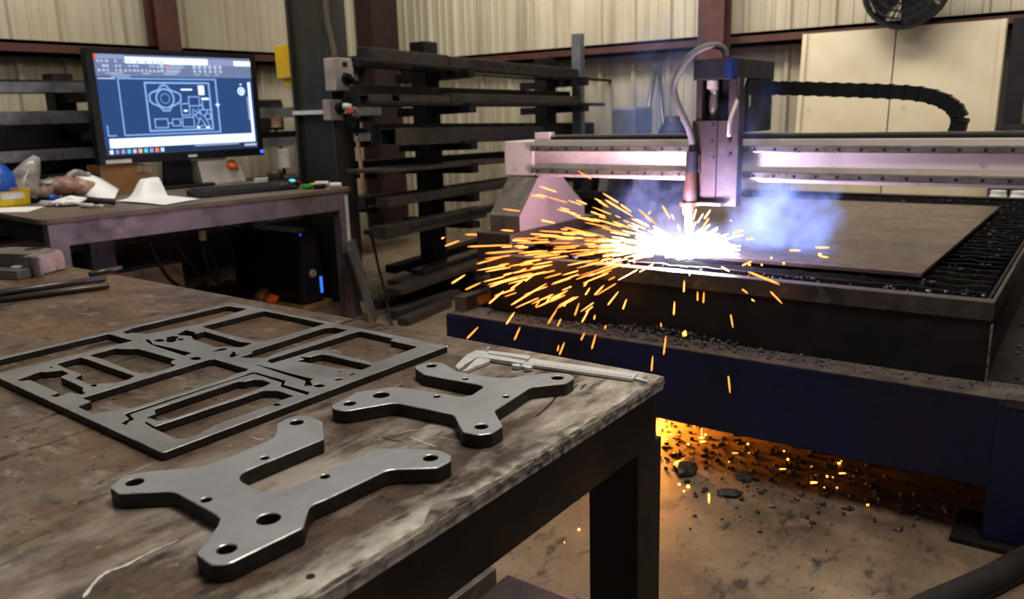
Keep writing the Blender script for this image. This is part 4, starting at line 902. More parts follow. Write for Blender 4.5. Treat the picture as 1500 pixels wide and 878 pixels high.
A, B = at(57,406,z=BZ), at(97,394,z=BZ); dv = (B-A); dv.z = 0; ln = dv.length; dv.normalize(); nv = Vector((-dv.y,dv.x,0)); hT = .050
prof = [(0,.0005),(ln,.0005)]+[(ln-.022+.022*math.sin(a),hT-.022+.022*math.cos(a)) for a in [PI/2*(1-i/6) for i in range(7)]]+[(0,hT-.004)]
b = MB(); b.hexa([A+dv*u+Vector((0,0,z)) for u,z in prof],[A+dv*u+nv*.032+Vector((0,0,z)) for u,z in prof]); b.build('rounded_lug', M['machined'], fx, bev=.0015)
b = MB(); b.cyl(A+Vector((0,0,.0005)),A+Vector((0,0,hT-.006)),.011,n=16); b.build('pin', M['machined'], fx)
# rods on the bench
for (a, e, r, lab) in (((-60,449.5),(154.5,408.5),.0075,'upper of two dark rods crossing on the far left of the workbench'),((-60,447.5),(160,418.5),.0065,'lower of the two dark rods crossing on the far left of the workbench'),((132,402),(178,392.3),.006,'short rod jutting over the far edge of the workbench')):
    A, B = at(*a,z=BZ+r+.0005), at(*e,z=BZ+r+.0005)
    if 'upper' in lab: A.z += .0135; B.z += .001
    tag(MB().tube([A,A.lerp(B,.985),B],[r,r,r*.7],10).build('steel_rod', M['rod'], smooth=True), lab, 'rod', 'rods on the workbench')

# ------------------------------------------------------------------ plasma cutting table
Y0 = 2.2365
zt = at(1200,543,y=Y0).z; zbm = at(1200,663,y=Y0).z
YT = 2.345
ZR = at(1200,419,y=YT).z
XL0, XR0 = at(654,452,y=Y0).x, -.19
XTL, XTR = at(713,372,y=YT).x, at(1457.5,443.7,y=YT).x
YB = 5.0
ct = thing('cutting_table', 'large plasma cutting table with navy blue base frame and dark steel slat tank', 'cutting table', ((XTL+XTR)/2,3.6,0))
xr1 = at(1446,718,y=Y0).x
# navy frame: front beam, rear beam, side beams, legs with pads
b = MB(); b.box((XL0+.0,Y0,zbm),(xr1+.30,Y0+.012,zt-.004)); b.build('front_beam', M['navy'], ct, bev=.003)
b = MB(); b.box((XL0,Y0+.0,zt-.004),(xr1+.30,YT+.03,zt)); o = b.build('front_ledge', M['navydust'], ct, bev=.0015)
MB().box((XL0,YB+.02,zbm),(.25,YB+.12,zt)).build('rear_beam', M['navy'], ct)
MB().box((XL0,Y0+.02,zbm+.01),(XL0+.07,YB+.02,zt-.005)).build('side_beam', M['navy'], ct)
MB().box((xr1+.12,Y0+.02,zbm+.01),(xr1+.27,YB+.02,zt-.006)).build('side_beam', M['navy'], ct)
MB().box((XTR-.01,YT+.0,zt-.012),(xr1+.31,YB,zt-.006)).build('side_ledge', M['tank'], ct)
for (xa, xb, ya) in ((xr1,xr1+.31,Y0-.004),(XL0-.002,XL0+.10,Y0-.004),(xr1,xr1+.31,YB),(XL0,XL0+.1,YB)):
    lg = MB().box((xa,ya,.0165),(xb,ya+.12,zbm+.005 if ya > 3 else zt-.008)).build('leg', M['navy'], ct, bev=.004)
    MB().box((xa-.07,ya-.03,0),(xb+.14,ya+.16,.016)).build('foot_plate', M['tank'], lg, bev=.002)
b = MB(); b.box((at(1474,582,y=Y0).x,Y0-.006,zt-.02),(xr1+.32,Y0+.05,zt+.004)); b.build('rail_end', M['rimsteel'], ct, bev=.002)
# tank walls, rim
zlip = at(1300,455,y=YT).z
b = MB(); b.box((XTL+.006,YT+.008,zt),(XTR-.002,YT+.014,ZR-.01)); b.box((XTL+.006,YB-.014,zt),(XTR-.002,YB-.008,ZR-.01)); b.box((XTL+.006,YT+.01,zt),(XTL+.012,YB-.01,ZR-.01)); b.box((XTR-.012,YT+.01,zt),(XTR-.006,YB-.01,ZR-.01)); b.box((XTL+.01,YT+.012,zt+.001),(XTR-.008,YB-.012,zt+.007))
b.build('tank', M['tank'], ct)
b = MB(); b.box((XTL,YT,zlip),(XTR,YT+.007,ZR)); b.box((XTL,YT+.007,ZR-.008),(XTR,YT+.045,ZR)); b.box((XTL,YB-.04,ZR-.008),(XTR,YB,ZR)); b.box((XTL,YT+.045,ZR-.008),(XTL+.035,YB-.04,ZR)); b.box((XTR-.010,YT+.045,ZR-.05),(XTR,YB-.04,ZR))
b.build('rim', M['rimsteel'], ct, bev=.002)
MB().box((XTR-.004,YT-.001,zt),(XTR+.001,YT+.02,ZR-.06)).build('corner_weld', M['edge'], ct)
rr = random.Random(2)
ns = 30
for k in range(ns):
    y = YT+.085+k*(YB-YT-.16)/(ns-1); b = MB(); n = 60; zs = ZR-.012
    x0, x1 = XTL+.03, XTR-.035
    vt, vb = [], []
    for i in range(n+1):
        x = x0+(x1-x0)*i/n; z = zs+.004*noise.noise(Vector((x*14,k*3.3,0)))+.008*noise.noise(Vector((x*45,k,5)))
        vt.append((x,z))
    f = [[b.bm.verts.new((x, y+dy, zz)) for x,zz in vt] for dy in (-.004,.004)]
    g = [[b.bm.verts.new((x, y+dy, zs-.085)) for x,zz in vt] for dy in (-.004,.004)]
    for i in range(n):
        b.bm.faces.new((f[0][i],f[0][i+1],f[1][i+1],f[1][i])); b.bm.faces.new((g[0][i],g[0][i+1],f[0][i+1],f[0][i])); b.bm.faces.new((g[1][i+1],g[1][i],f[1][i],f[1][i+1]))
    b.build('slat', M['slat'], ct)
for xx in (XTL+.028, XTR-.030): MB().box((xx-.004,YT+.06,zt+.01),(xx+.004,YB-.05,ZR-.03)).build('slat_rack', M['tank'], ct)
# guide rail stub at the left
A, B = at(655,432,z=zt+.05), at(712,420,z=zt+.05)
b = MB(); b.box((XL0+.005,Y0+.05,zt+.001),(XL0+.05,YB-.2,zt+.055)); b.build('guide_rail', M['wood'] if False else M['rustplate'], ct, bev=.002)
MB().box((XL0+.004,Y0+.045,zt+.001),(XL0+.052,Y0+.05,zt+.056)).build('rail_cap', M['uprightdark'], ct)
c = at(682,443,z=zt); MB().lathe((c.x,c.y,zt),[(.014,.0005),(.014,.012),(.008,.014)],6).build('bolt', M['railsteel'], ct)
# spatter and slag lying on the ledge
def rubble(name, n, fn, m, label, cat):
    b = MB()
    for k in range(n):
        p, r = fn(k); b.lump(p, r, k, .75, 1)
    o = b.build(name, m); tag(o, label, cat, kind='stuff'); return o
rr = random.Random(21)
def f_led(k):
    u = rr.gauss(.42,.17) if rr.random() < .7 else rr.random(); u = min(max(u,.02),.985)
    x = XL0+.1+(xr1-XL0-.1)*u; hp = .035*math.exp(-((u-.44)/.13)**2)
    y = YT-.002-(YT-Y0-.03)*rr.random()**1.5; r = .0016+.0048*rr.random()**2.5
    return Vector((x,y,zt+r*.6+hp*max(0,(y-Y0-.02)/.09)*rr.random())), r
rubble('slag_debris', 1100, f_led, M['slag'], 'grey slag grit heaped along the navy front ledge of the cutting table', 'slag')
def f_side(k):
    r = .003+.010*rr.random()**2; return Vector((XTR+.03+.30*rr.random(), YT+.0+1.5*rr.random(), zt-.006+r*.6)), r
rubble('slag_debris', 160, f_side, M['slag'], 'slag bits scattered on the side ledge right of the tank', 'slag')
def f_bed(k):
    r = .003+.007*rr.random()**2.5
    if k%3: x, y = XTR-.05-.17*rr.random(), YT+.1+2.3*rr.random()
    else: x, y = XTL+.1+1.5*rr.random(), 4.55+.4*rr.random()
    return Vector((x,y,ZR-.012+r*.3)), r
rubble('slag_debris', 150, f_bed, M['darkslag'], 'dark slag crust along the slats beyond and beside the stock plate', 'slag')
def f_bed2(k):
    r = .002+.004*rr.random(); x = XTL+.1+1.5*rr.random(); y = YT+.07+.05*rr.random(); return Vector((x,y,ZR-.006+r*.4)), r
rubble('slag_debris', 70, f_bed2, M['slag'], 'grey slag beads along the front slat just behind the rim', 'slag')
# stock plate on the slats
ZP = ZR+.001
q = [at(1350,401,z=ZP+.012), at(1465,302.5,z=ZP+.012)]
b = MB(); P = [Vector((XTL+.09,q[0].y,0)),Vector((q[0].x,q[0].y,0)),Vector((q[1].x,q[1].y,0)),Vector((XTL+.09,q[1].y,0))]
b.hexa([(p.x,p.y,ZP) for p in P],[(p.x,p.y,ZP+.012) for p in P])
tag(b.build('stock_plate', M['stock'], bev=.0015), 'large brown grey steel sheet lying on the slats under the torch', 'plate')
ZC = ZP+.012

# ------------------------------------------------------------------ gantry
YG = 2.757
def g(px, py, y=YG): return at(px,py,y=y)
ztop, zbot = g(1300,203).z, g(1300,272).z
xg0, xg1 = g(741,230).x, .16
ga = thing('gantry', 'pale steel gantry beam with linear rails spanning the cutting table', 'gantry', ((xg0+xg1)/2,YG+.08,ZR))
xb0 = g(783,230).x
MB().box((xb0,YG,zbot),(xg1,YG+.16,ztop)).build('beam', M['cream'], ga, bev=.004)
MB().box((xg0,YG-.012,g(760,258).z),(xb0-.0,YG+.17,g(760,207).z)).build('end_box', M['cream'], ga, bev=.006)
for (pa, pb) in ((213,224),(255,266)):
    za, zb2 = g(1300,pa).z, g(1300,pb).z
    rl = MB().box((xb0-.005,YG-.022,zb2),(xg1,YG-.0002,za)).build('linear_rail', M['railsteel'], ga, bev=.003)
    bh = MB(); x = xb0+.03
    while x < xg1-.02:
        bh.cyl((x,YG-.0215,(za+zb2)/2-.001),(x,YG-.0228,(za+zb2)/2-.001),.0055,n=10); x += .068
    bh.build('bolt_holes', M['hole'], rl)['kind'] = 'stuff'
MB().box((xb0+.02,YG+.01,ztop+.0002),(xg1,YG+.06,ztop+.012)).build('top_rail', M['rubber'], ga)
MB().box((xb0+.02,YG+.08,ztop+.0002),(xg1,YG+.13,ztop+.016)).build('cable_tray', M['railsteel'], ga)
MB().box((g(783,200).x,YG+.0,g(783,207).z),(g(805,200).x,YG+.04,g(783,195).z+.002)).build('limit_switch', M['cream'], ga, bev=.003)
# uprights: sloping front face, side faces coloured paler and pinker, as lit by the torch
def upright(x0, x1, name):
    zt_, zb_ = zbot-.002, .66
    pr = [(2.60,.66),(2.60,.72),(2.735,zt_),(2.91,zt_),(2.985,.80),(3.10,.72),(3.10,.66)]
    b = MB(); b.hexa([(x0,y,z) for y,z in pr],[(x1,y,z) for y,z in pr]); bm = b.bm
    bmesh.ops.recalc_face_normals(bm, faces=bm.faces)
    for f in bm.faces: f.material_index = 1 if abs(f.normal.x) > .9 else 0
    o = link(name, bm, [M['uprightdark'],M['uprightlit']], ga)
    MB().box((x0-.01,2.52,.50),(x1+.01,3.2,.66)).build('foot_block', M['rustplate'], o, bev=.004)
    MB().box((x0+.02,2.56,zt+.056),(x1-.02,3.16,.50)).build('slide_carriage', M['tank'], o)
    return o
pu0, pu1 = at(745,262,y=2.735).x, at(788,262,y=2.735).x
upright(pu0, pu1, 'upright')
upright(-.02, .15, 'upright')

# ------------------------------------------------------------------ torch carriage
YF = 2.690
def cf(px, py, y=YF): return at(px,py,y=y)
tc = thing('torch_carriage', 'brown steel torch carriage with charcoal motor hood on the gantry beam', 'torch carriage', tuple(cf(1045,296)))
x0, x1, x2 = cf(1013,240).x, cf(1049,240).x, cf(1078,240).x
zp, zq = cf(1030,177).z, cf(1030,298).z
MB().box((x0,YF,zq),(x1,YF+.014,zp)).build('front_plate', M['rustplate'], tc, bev=.002)
MB().box((x1,YF+.004,zq-.006),(x2,YF+.03,zp)).build('side_channel', M['rustplate'], tc, bev=.002)
MB().box((x2-.004,YF-.004,zq-.006),(x2+.006,YG-.024,zp+.14)).build('flange', M['rustplate'], tc, bev=.001)
MB().box((x0+.004,YF+.016,zq+.03),(x2-.006,YG-.024,zp)).build('slide_block', M['tank'], tc)
zh0, zh1 = cf(1040,117).z, cf(1040,86).z
MB().box((cf(1020,140).x,YF+.004,zp),(cf(1028,140).x,YF+.05,zh0)).build('guide_rail', M['rustplate'], tc)
MB().box((cf(1067,140).x,YF+.004,zp),(cf(1078,140).x,YF+.05,zh0)).build('guide_rail', M['rustplate'], tc)
MB().box((x0+.01,YF+.052,zp-.02),(x2,YF+.066,zh0)).build('back_plate', M['blackhood'], tc)
MB().cyl((cf(1041,140).x,YF+.03,zp-.01),(cf(1041,140).x,YF+.03,zh0),.016,n=16).build('lead_screw', M['railsteel'], tc, smooth=True)
c = cf(1041,119); MB().cyl((c.x,YF+.02,zh0-.03),(c.x,YF+.02,zh0-.002),.020,n=16).build('screw_nut', M['cream'], tc)
for (px, py) in ((1018,183),(1045,183),(1045,230),(1068,207),(1068,228),(1044,207)):
    c = cf(px,py); MB().cyl((c.x,YF+.003,c.z),(c.x,YF-.0015,c.z),.0055,n=10).build('screw', M['hole'], tc)
# hood with bent front and a boxed cable cover behind
hx0, hx1 = cf(1016,100).x, cf(1077,100).x
hy1 = at(1135,95,x=hx1).y
zz1 = at(1077,84,x=hx1,).z
b = MB(); b.hexa([(hx0,YF,zh0),(hx1-.012,YF,zh0),(hx1,YF+.012,zh0),(hx1,hy1,zh0),(hx0,hy1,zh0)],[(hx0,YF,zh1),(hx1-.012,YF,zh1),(hx1,YF+.012,zh1),(hx1,hy1,zh1),(hx0,hy1,zh1)])
b.build('motor_hood', M['blackhood'], tc, bev=.004)
MB().hexa([(hx1-.035,YF-.001,zh0+.002),(hx1-.012,YF-.001,zh0+.002),(hx1+.001,YF+.012,zh0+.002),(hx1+.001,YF+.03,zh0+.002)],[(hx1-.035,YF-.001,zh1-.003),(hx1-.012,YF-.001,zh1-.003),(hx1+.001,YF+.012,zh1-.003),(hx1+.001,YF+.03,zh1-.003)]).build('hood_corner', M['hoodblue'], tc)
sy0 = at(1096,150,x=hx1-.004).y; zs0 = at(1133,196,x=hx1-.004).z
MB().box((hx0+.03,sy0,max(zs0,ztop+.02)),(hx1-.004,hy1-.003,zh0)).build('cable_cover', M['blackhood'], tc, bev=.003)
p = at(1098,148,x=hx1-.003); MB().box((p.x-.002,p.y-.004,p.z-.02),(p.x+.002,p.y+.006,p.z+.02)).build('indicator', M['cream'], tc)
b = MB(); b.tube(catmull([at(1091,116,x=hx1+.015),at(1085,132,x=hx1+.012),at(1079,150,x=hx1+.01),at(1070,175,x=hx1+.012),at(1068,200,x=hx1+.012)],6),.007,8); b.build('sensor_cable', M['cream'], tc, smooth=True)
# torch
YTc = 2.667
def tp(px, py): return at(px,py,y=YTc)
def tseg(name, pa, pb, ra, rb, m): 
    A, B = tp(*pa), tp(*pb); B = Vector((A.x,A.y,B.z)); return MB().cyl(B,A,rb,ra,n=24).build(name, m, tc)
xc = 1012
tseg('torch_top', (1015,212),(1015,222),.012,.016,M['black'])
tseg('torch_upper_body', (1013.5,222),(1013.5,253),.019,.021,M['blackhood'])
tseg('torch_body', (1012,253),(1012,277),.020,.023,M['copper'])
tseg('torch_sleeve', (1011.5,277),(1011.5,296),.024,.026,M['rustplate'])
tseg('torch_collar', (1009.5,296),(1009.5,302),.034,.034,M['copper'])
tseg('torch_nozzle', (1010,302),(1010,341),.019,.015,M['copper'])
tseg('torch_tip', (1010,341),(1010,349),.013,.007,M['copper'])
c = tp(1013,240); MB().box((c.x-.024,c.y+.012,c.z-.03),(c.x+.024,YF+.002,c.z+.03)).build('torch_clamp', M['rustplate'], tc)
c = tp(1032,299); MB().box((c.x-.03,c.y-.01,c.z-.004),(c.x+.06,YF+.02,c.z+.004)).build('lower_bracket', M['cream'], tc)
hp = [at(1064,84,y=YF+.06),at(1060,72,y=YF+.05),at(1045,66.5,y=YF+.02),at(1020,75,y=YF-.01),at(999,98,y=YF-.03),at(988,125,y=YF-.03),at(990,145,y=YF-.03),at(1003,175,y=YF-.03),at(1011,195,y=YF-.025),tp(1015,214)]
tag(MB().tube(catmull(hp,8),.0115,10).build('torch_hose', M['greyhose'], smooth=True), 'grey hose looping from the motor hood down to the cutting torch', 'hose')
# cable chain
YC = hy1-.03
cp = [at(1128,129,y=YC),at(1180,130,y=YC),at(1240,132,y=YC),at(1300,134,y=YC),at(1350,138,y=YC),at(1384,148,y=YC),at(1404,164,y=YC),at(1407,182,y=YC),at(1398,199,y=YC)]
pth = catmull(cp,12); b = MB(); acc = 0; segs = [pth[0]]
for a, c in zip(pth, pth[1:]):
    acc += (c-a).length
    if acc > .040: segs.append(c); acc = 0
segs.append(pth[-1])
for a, c in zip(segs, segs[1:]):
    b.beam(a-(c-a)*.05, c+(c-a)*.02, .046, .060, up=(0,1,0)); b.beam(a+(c-a)*.10, a+(c-a)*.28, .051, .066, up=(0,1,0))
tag(b.build('cable_chain', M['black'], bev=.002), 'black jointed cable chain arching from the hood onto the gantry beam', 'cable chain')

# ------------------------------------------------------------------ things on the floor
A = at(744,841,z=.10); b = MB()
b.box((A.x,A.y-.55,.001),(A.x+.5,A.y,.10)); tag(b.build('steel_block', M['benchside'], bev=.006), 'dark flat steel block on the floor below the workbench', 'block')
A = at(716,838,z=.06); b = MB()
b.box((A.x-.35,A.y-.5,.001),(A.x,A.y+.03,.055)); tag(b.build('floor_plank', M['uprightdark'], bev=.003), 'grey brown plank on the floor left of the dark steel block', 'plank')
hp = [at(1150,1010,z=.03),at(1250,950,z=.03),at(1310,915,z=.03),at(1360,888,z=.03),at(1410,866,z=.03),at(1455,846,z=.03),at(1500,821,z=.03),at(1550,802,z=.03),at(1640,792,z=.03),at(1750,800,z=.03)]
tag(MB().tube(catmull(hp,8),.030,14).build('thick_hose', M['rubber'], smooth=True), 'thick dusty black hose on the floor at the lower right corner', 'hose')
hp = [at(1385,905,z=.013),at(1425,880,z=.013),at(1462,862,z=.013),at(1500,843,z=.013),at(1560,822,z=.013),at(1660,812,z=.013)]
tag(MB().tube(catmull(hp,8),.012,10).build('thin_cable', M['rubber'], smooth=True), 'thin black cable beside the thick hose at the lower right corner', 'cable')
rr = random.Random(33)
def f_floor(k):
    if rr.random() < .7: px, py = 975+rr.random()**1.3*330, 0; py = 650+ (px-975)*.16+rr.gauss(0,16)
    else: px, py = 1000+rr.random()*440, 705+rr.random()*75
    r = .002+.008*rr.random()**3; p = at(px,py,z=r*.5); return p, r
rubble('floor_debris', 420, f_floor, M['darkslag'], 'dark grit and slag strewn on the floor below the cutting table', 'debris')
def f_floor2(k):
    px, py = 1150+rr.random()*290, 0; py = 690+(px-1150)*.24+rr.gauss(0,9); r = .003+.007*rr.random()**2
    return at(px,py,z=r*.5), r
rubble('floor_debris', 60, f_floor2, M['slag'], 'pale slag bits on the floor along the front of the cutting table', 'debris')
def f_under(k):
    r = .002+.009*rr.random()**3; u = rr.random(); return Vector((-1.5+1.1*u**1.4, 2.2+.75*rr.random(), r*.4)), r
rubble('floor_debris', 900, f_under, M['darkslag'], 'slag clods on the floor under the cutting table lit orange', 'debris')
for (px, py, r, s, lab) in ((1004,684,.050,3,'biggest dark slag lump on the floor below the glow under the cutting table'),(1068,722,.028,5,'dark slag flake on the floor right of the big lump, nearer the bench'),(1090,697,.034,8,'jagged brown slag flake on the floor under the cutting table edge'),(1131,740,.014,11,'small grey slag chip on the open floor right of the flakes')):
    tag(MB().lump(at(px,py,z=r*.35),r,s,.42,2).build('slag_lump', M['darkslag'] if r > .02 else M['slag']), lab, 'slag')

# ------------------------------------------------------------------ arc, sparks, embers
arc = at(1004,364,y=2.605)
def spark(A, B, w, m):
    return MB().tube([A, A.lerp(B,.12), A.lerp(B,.75), B],[w*.35,w,w*.85,w*.25],6)
def px_r(p): return (p-CAM).length/F
LB = 'orange spark streak flying from the cut'
rs = random.Random(4)
def depth(px, py):
    ym = at(px,py,z=ZC+.008).y
    if ym > 2.42: return min(YTc+rs.uniform(-.16,.10), ym-.012)
    if py < 455: return 2.31
    return 2.20-.0012*(py-455)
SPK = [((52,310),(102,291)),((40,284),(50,280)),((123,270),(260,270)),((130,312),(285,306)),((163,372),(257,346)),((193,335),(325,326)),((212,254),(290,257)),((250,235),(343,240)),((267,289),(350,293)),((388,271),(447,273)),((387,220),(435,230)),((354,134),(407,139)),((358,132),(402,136)),((75,440),(122,410)),((123,462),(177,437)),((128,632),(167,592)),((205,510),(256,466)),((208,452),(298,418)),((265,582),(293,540)),((280,460),(325,428)),((282,515),(405,440)),((293,637),(313,592)),((330,432),(365,406)),((255,412),(287,403)),((310,400),(335,388)),((350,388),(425,375)),((403,510),(420,478)),((367,522),(382,497)),((410,580),(442,528)),((443,588),(455,563)),((450,688),(467,645)),((443,675),(447,655)),((503,552),(518,508)),((528,575),(552,532)),((525,637),(537,612)),((562,668),(576,617)),((540,480),(556,455)),((572,480),(604,447)),((618,515),(655,468)),((670,530),(683,495)),((570,565),(573,550)),((607,597),(612,585)),((467,520),(472,505)),((535,450),(550,430)),
 ((847,550),(850,503)),((812,688),(820,622)),((770,745),(774,692)),((882,470),(884,430)),((930,500),(930,468)),((950,508),(952,470)),((1045,548),(1053,595)),((1037,762),(1043,822)),((1105,400),(1215,445)),((1110,400),(1213,440)),((1183,468),(1224,510)),((802,578),(804,592)),((1250,325),(1288,325)),((1340,315),(1388,315)),((1355,345),(1385,350)),((1050,268),(1090,255)),((1100,287),(1128,283)),((1085,378),(1120,362)),((1043,221),(1050,222)),((1085,460),(1105,475)),((1118,495),(1128,503)),
 ((585,153),(620,175)),((610,150),(705,207)),((662,165),(700,192)),((725,183),(790,237)),((808,170),(835,215)),((540,212),(592,226)),((587,207),(612,213)),((597,245),(655,262)),((467,245),(608,277)),((637,225),(700,250)),((970,212),(935,265)),((1000,250),(975,275)),((702,215),(760,245)),((635,255),(700,272)),((765,190),(760,200))]
n_sp = 0
def add_spark(A, B, w, m, lab, grp):
    o = spark(A, B, w, m).build('spark', M[m]); o['label'] = lab; o['category'] = 'spark'; o['group'] = grp
for a, c in SPK:
    pa, pb = crop(630,230,[a,c],2.3733); d = depth(max(pa,pb,key=lambda q:q[1])[0],max(pa[1],pb[1]))
    A, B = at(*pa,y=d), at(*pb,y=d-.02)
    py = (pa[1]+pb[1])/2; px = (pa[0]+pb[0])/2
    m = rs.choice(['sparkA','sparkB','sparkB']) if py < 470 else rs.choice(['sparkA','sparkA','sparkC'])
    w = px_r(A)*(1.2 if abs(pa[0]-pb[0])+abs(pa[1]-pb[1]) > 12 else 1.0)
    if py > 452: L2, G2 = 'orange spark falling in front of the navy frame', 'sparks falling in front of the navy frame'
    elif px > 1040: L2, G2 = 'orange spark flying off to the right of the torch', 'sparks right of the torch'
    elif px < 790 and py < 452: L2, G2 = 'long orange spark streak at the far left of the spray', 'sparks at the far left of the spray'
    else: L2, G2 = 'orange spark in the spray left of the torch', 'sparks in the spray left of the torch'
    add_spark(A, B, w, m, L2, G2)
for k in range(190):                                        # the dense fan left of the arc
    th = rs.gauss(PI+.06,.30) if rs.random() < .76 else rs.gauss(PI-.42,.25)
    r0 = 40+rs.random()*225; ln = rs.uniform(10,42)
    sy = .62
    a = (1000+r0*math.cos(th), 362-r0*sy*math.sin(th)*1.0+ .00055*r0*r0*.5); c = (1000+(r0+ln)*math.cos(th), 362-(r0+ln)*sy*math.sin(th)+.00055*(r0+ln)**2*.5)
    d = depth(max(a,c,key=lambda q:q[1])[0],max(a[1],c[1]))
    A, B = at(*a,y=d), at(*c,y=d-.012)
    m = 'sparkW' if r0 < 95 else rs.choice(['sparkB','sparkB','sparkA'])
    add_spark(A, B, px_r(A)*rs.uniform(.65,1.15), m, 'orange spark in the spray left of the torch', 'sparks in the spray left of the torch')
for k in range(34):                                          # short streaks all round the arc
    th = rs.uniform(-PI*.15,PI*1.15)*(-1 if rs.random() < .45 else 1); r0 = rs.uniform(26,62); ln = rs.uniform(8,24)
    a = (1004+r0*1.2*math.cos(th), 360-r0*.75*math.sin(th)); c = (1004+(r0+ln)*1.2*math.cos(th), 360-(r0+ln)*.75*math.sin(th))
    A, B = at(*a,y=YTc-.03), at(*c,y=YTc-.05)
    if A.z < ZC+.004: A = at(*a,y=2.31); B = at(*c,y=2.29)
    add_spark(A, B, px_r(A)*rs.uniform(.7,1.2), 'sparkW', 'short white gold spark close round the arc', 'sparks close round the arc')
# white-hot arc burst: jagged star of hot metal
b = MB(); t = bmesh.new(); bmesh.ops.create_icosphere(t, subdivisions=4, radius=1); rs2 = random.Random(9)
sc_ = px_r(arc)
for v in t.verts:
    k = 1+.35*noise.noise(v.co*3.0)+.5*max(0,noise.noise(v.co*7.0+Vector((2,1,0))))
    v.co = Vector((v.co.x*44*sc_*k*(1.25 if v.co.x < 0 else .85), v.co.y*24*sc_*k, v.co.z*(11 if v.co.z > 0 else 11)*sc_*k))+arc
b.bm.free(); b.bm = t
tag(b.build('arc_burst', M['hotcore'], smooth=True), 'blinding white plasma arc burst under the torch nozzle', 'arc')
b = MB()
for k in range(90):
    th = rs2.uniform(0,2*PI); ph = rs2.gauss(0,.45); d = Vector((math.cos(th)*math.cos(ph)*1.2,math.sin(th)*math.cos(ph)*.5,abs(math.sin(ph))*.7 if rs2.random()<.75 else math.sin(ph)*.4)); L3 = rs2.uniform(38,74)*sc_
    q = arc+d*L3
    if q.z < ZC+.002: q.z = ZC+.003
    b.tube([arc+d*16*sc_, q],[3.2*sc_,.3*sc_],5)
o = b.build('arc_spray', M['hotcore']); tag(o, 'dense white hot spray bristling from the arc', 'spray', kind='stuff')
# molten drips on the rim, glowing bits on the floor
for (px, py, y, r, lab) in ((1003,489,2.26,4.0,'glowing orange drop landing on the slag heap'),(1201,373,2.55,1.8,'glowing bead on the sheet right of the smoke'),(1130,378,2.50,1.8,'glowing bead on the front slat right of the arc'),(1116,388,2.45,1.6,'glowing bead on the slat edge just right of the arc'),(1148,386,2.45,1.5,'smaller glowing bead farthest right along the slat edge'),(1098,388,2.45,1.5,'glowing bead nearest the arc along the slat edge')):
    p = at(px,py,y=y); tag(MB().lump(p,r*px_r(p),int(px)%7,1,2).build('molten_drop', M['ember'], smooth=True), lab, 'drop')
A, B = at(1038.5,723,y=2.02), at(1038.5,738,y=2.02); add_spark(A,B,px_r(A)*1.7,'sparkB','bright spark dropping upright onto the open floor','sparks over the open floor')
for (px, py, r) in ((1000,692,2.6),(1008,713,3.4),(1002,720,2.2),(995,710,2.0),(848,776,2.6),(827,795,1.4),(1229,679,1.8),(1271,740,1.6)):
    p = at(px,py,z=.008); tag(MB().lump(p,r*px_r(p),int(px)%5,.8,1).build('ember', M['ember'], smooth=True), 'glowing ember on the open concrete floor', 'ember', 'embers on the open floor')
rs3 = random.Random(12)
for k in range(190):
    u = rs3.random()**2.0; x = -1.32+.85*u; y = 2.30+.7*rs3.random(); z = rs3.random()**1.6*.17*(1-u*.6)
    r = (.0022+.0036*rs3.random())*(1-.4*u)
    p = Vector((x,y,z+.004))
    if rs3.random() < .55-.4*u: bb = spark(p, p+Vector((.004*rs3.gauss(0,1),.0,-.03-.03*rs3.random())) if z > .06 else p+Vector((.02,.004,.004)), r*.9, 'sparkB'); 
    else: bb = MB().lump(p, r, k%7, 1, 1)
    tag(bb.build('falling_ember', M['ember'] if k%3 else M['sparkB'], smooth=True), 'glowing ember raining down under the cutting table', 'ember', 'embers under the cutting table')

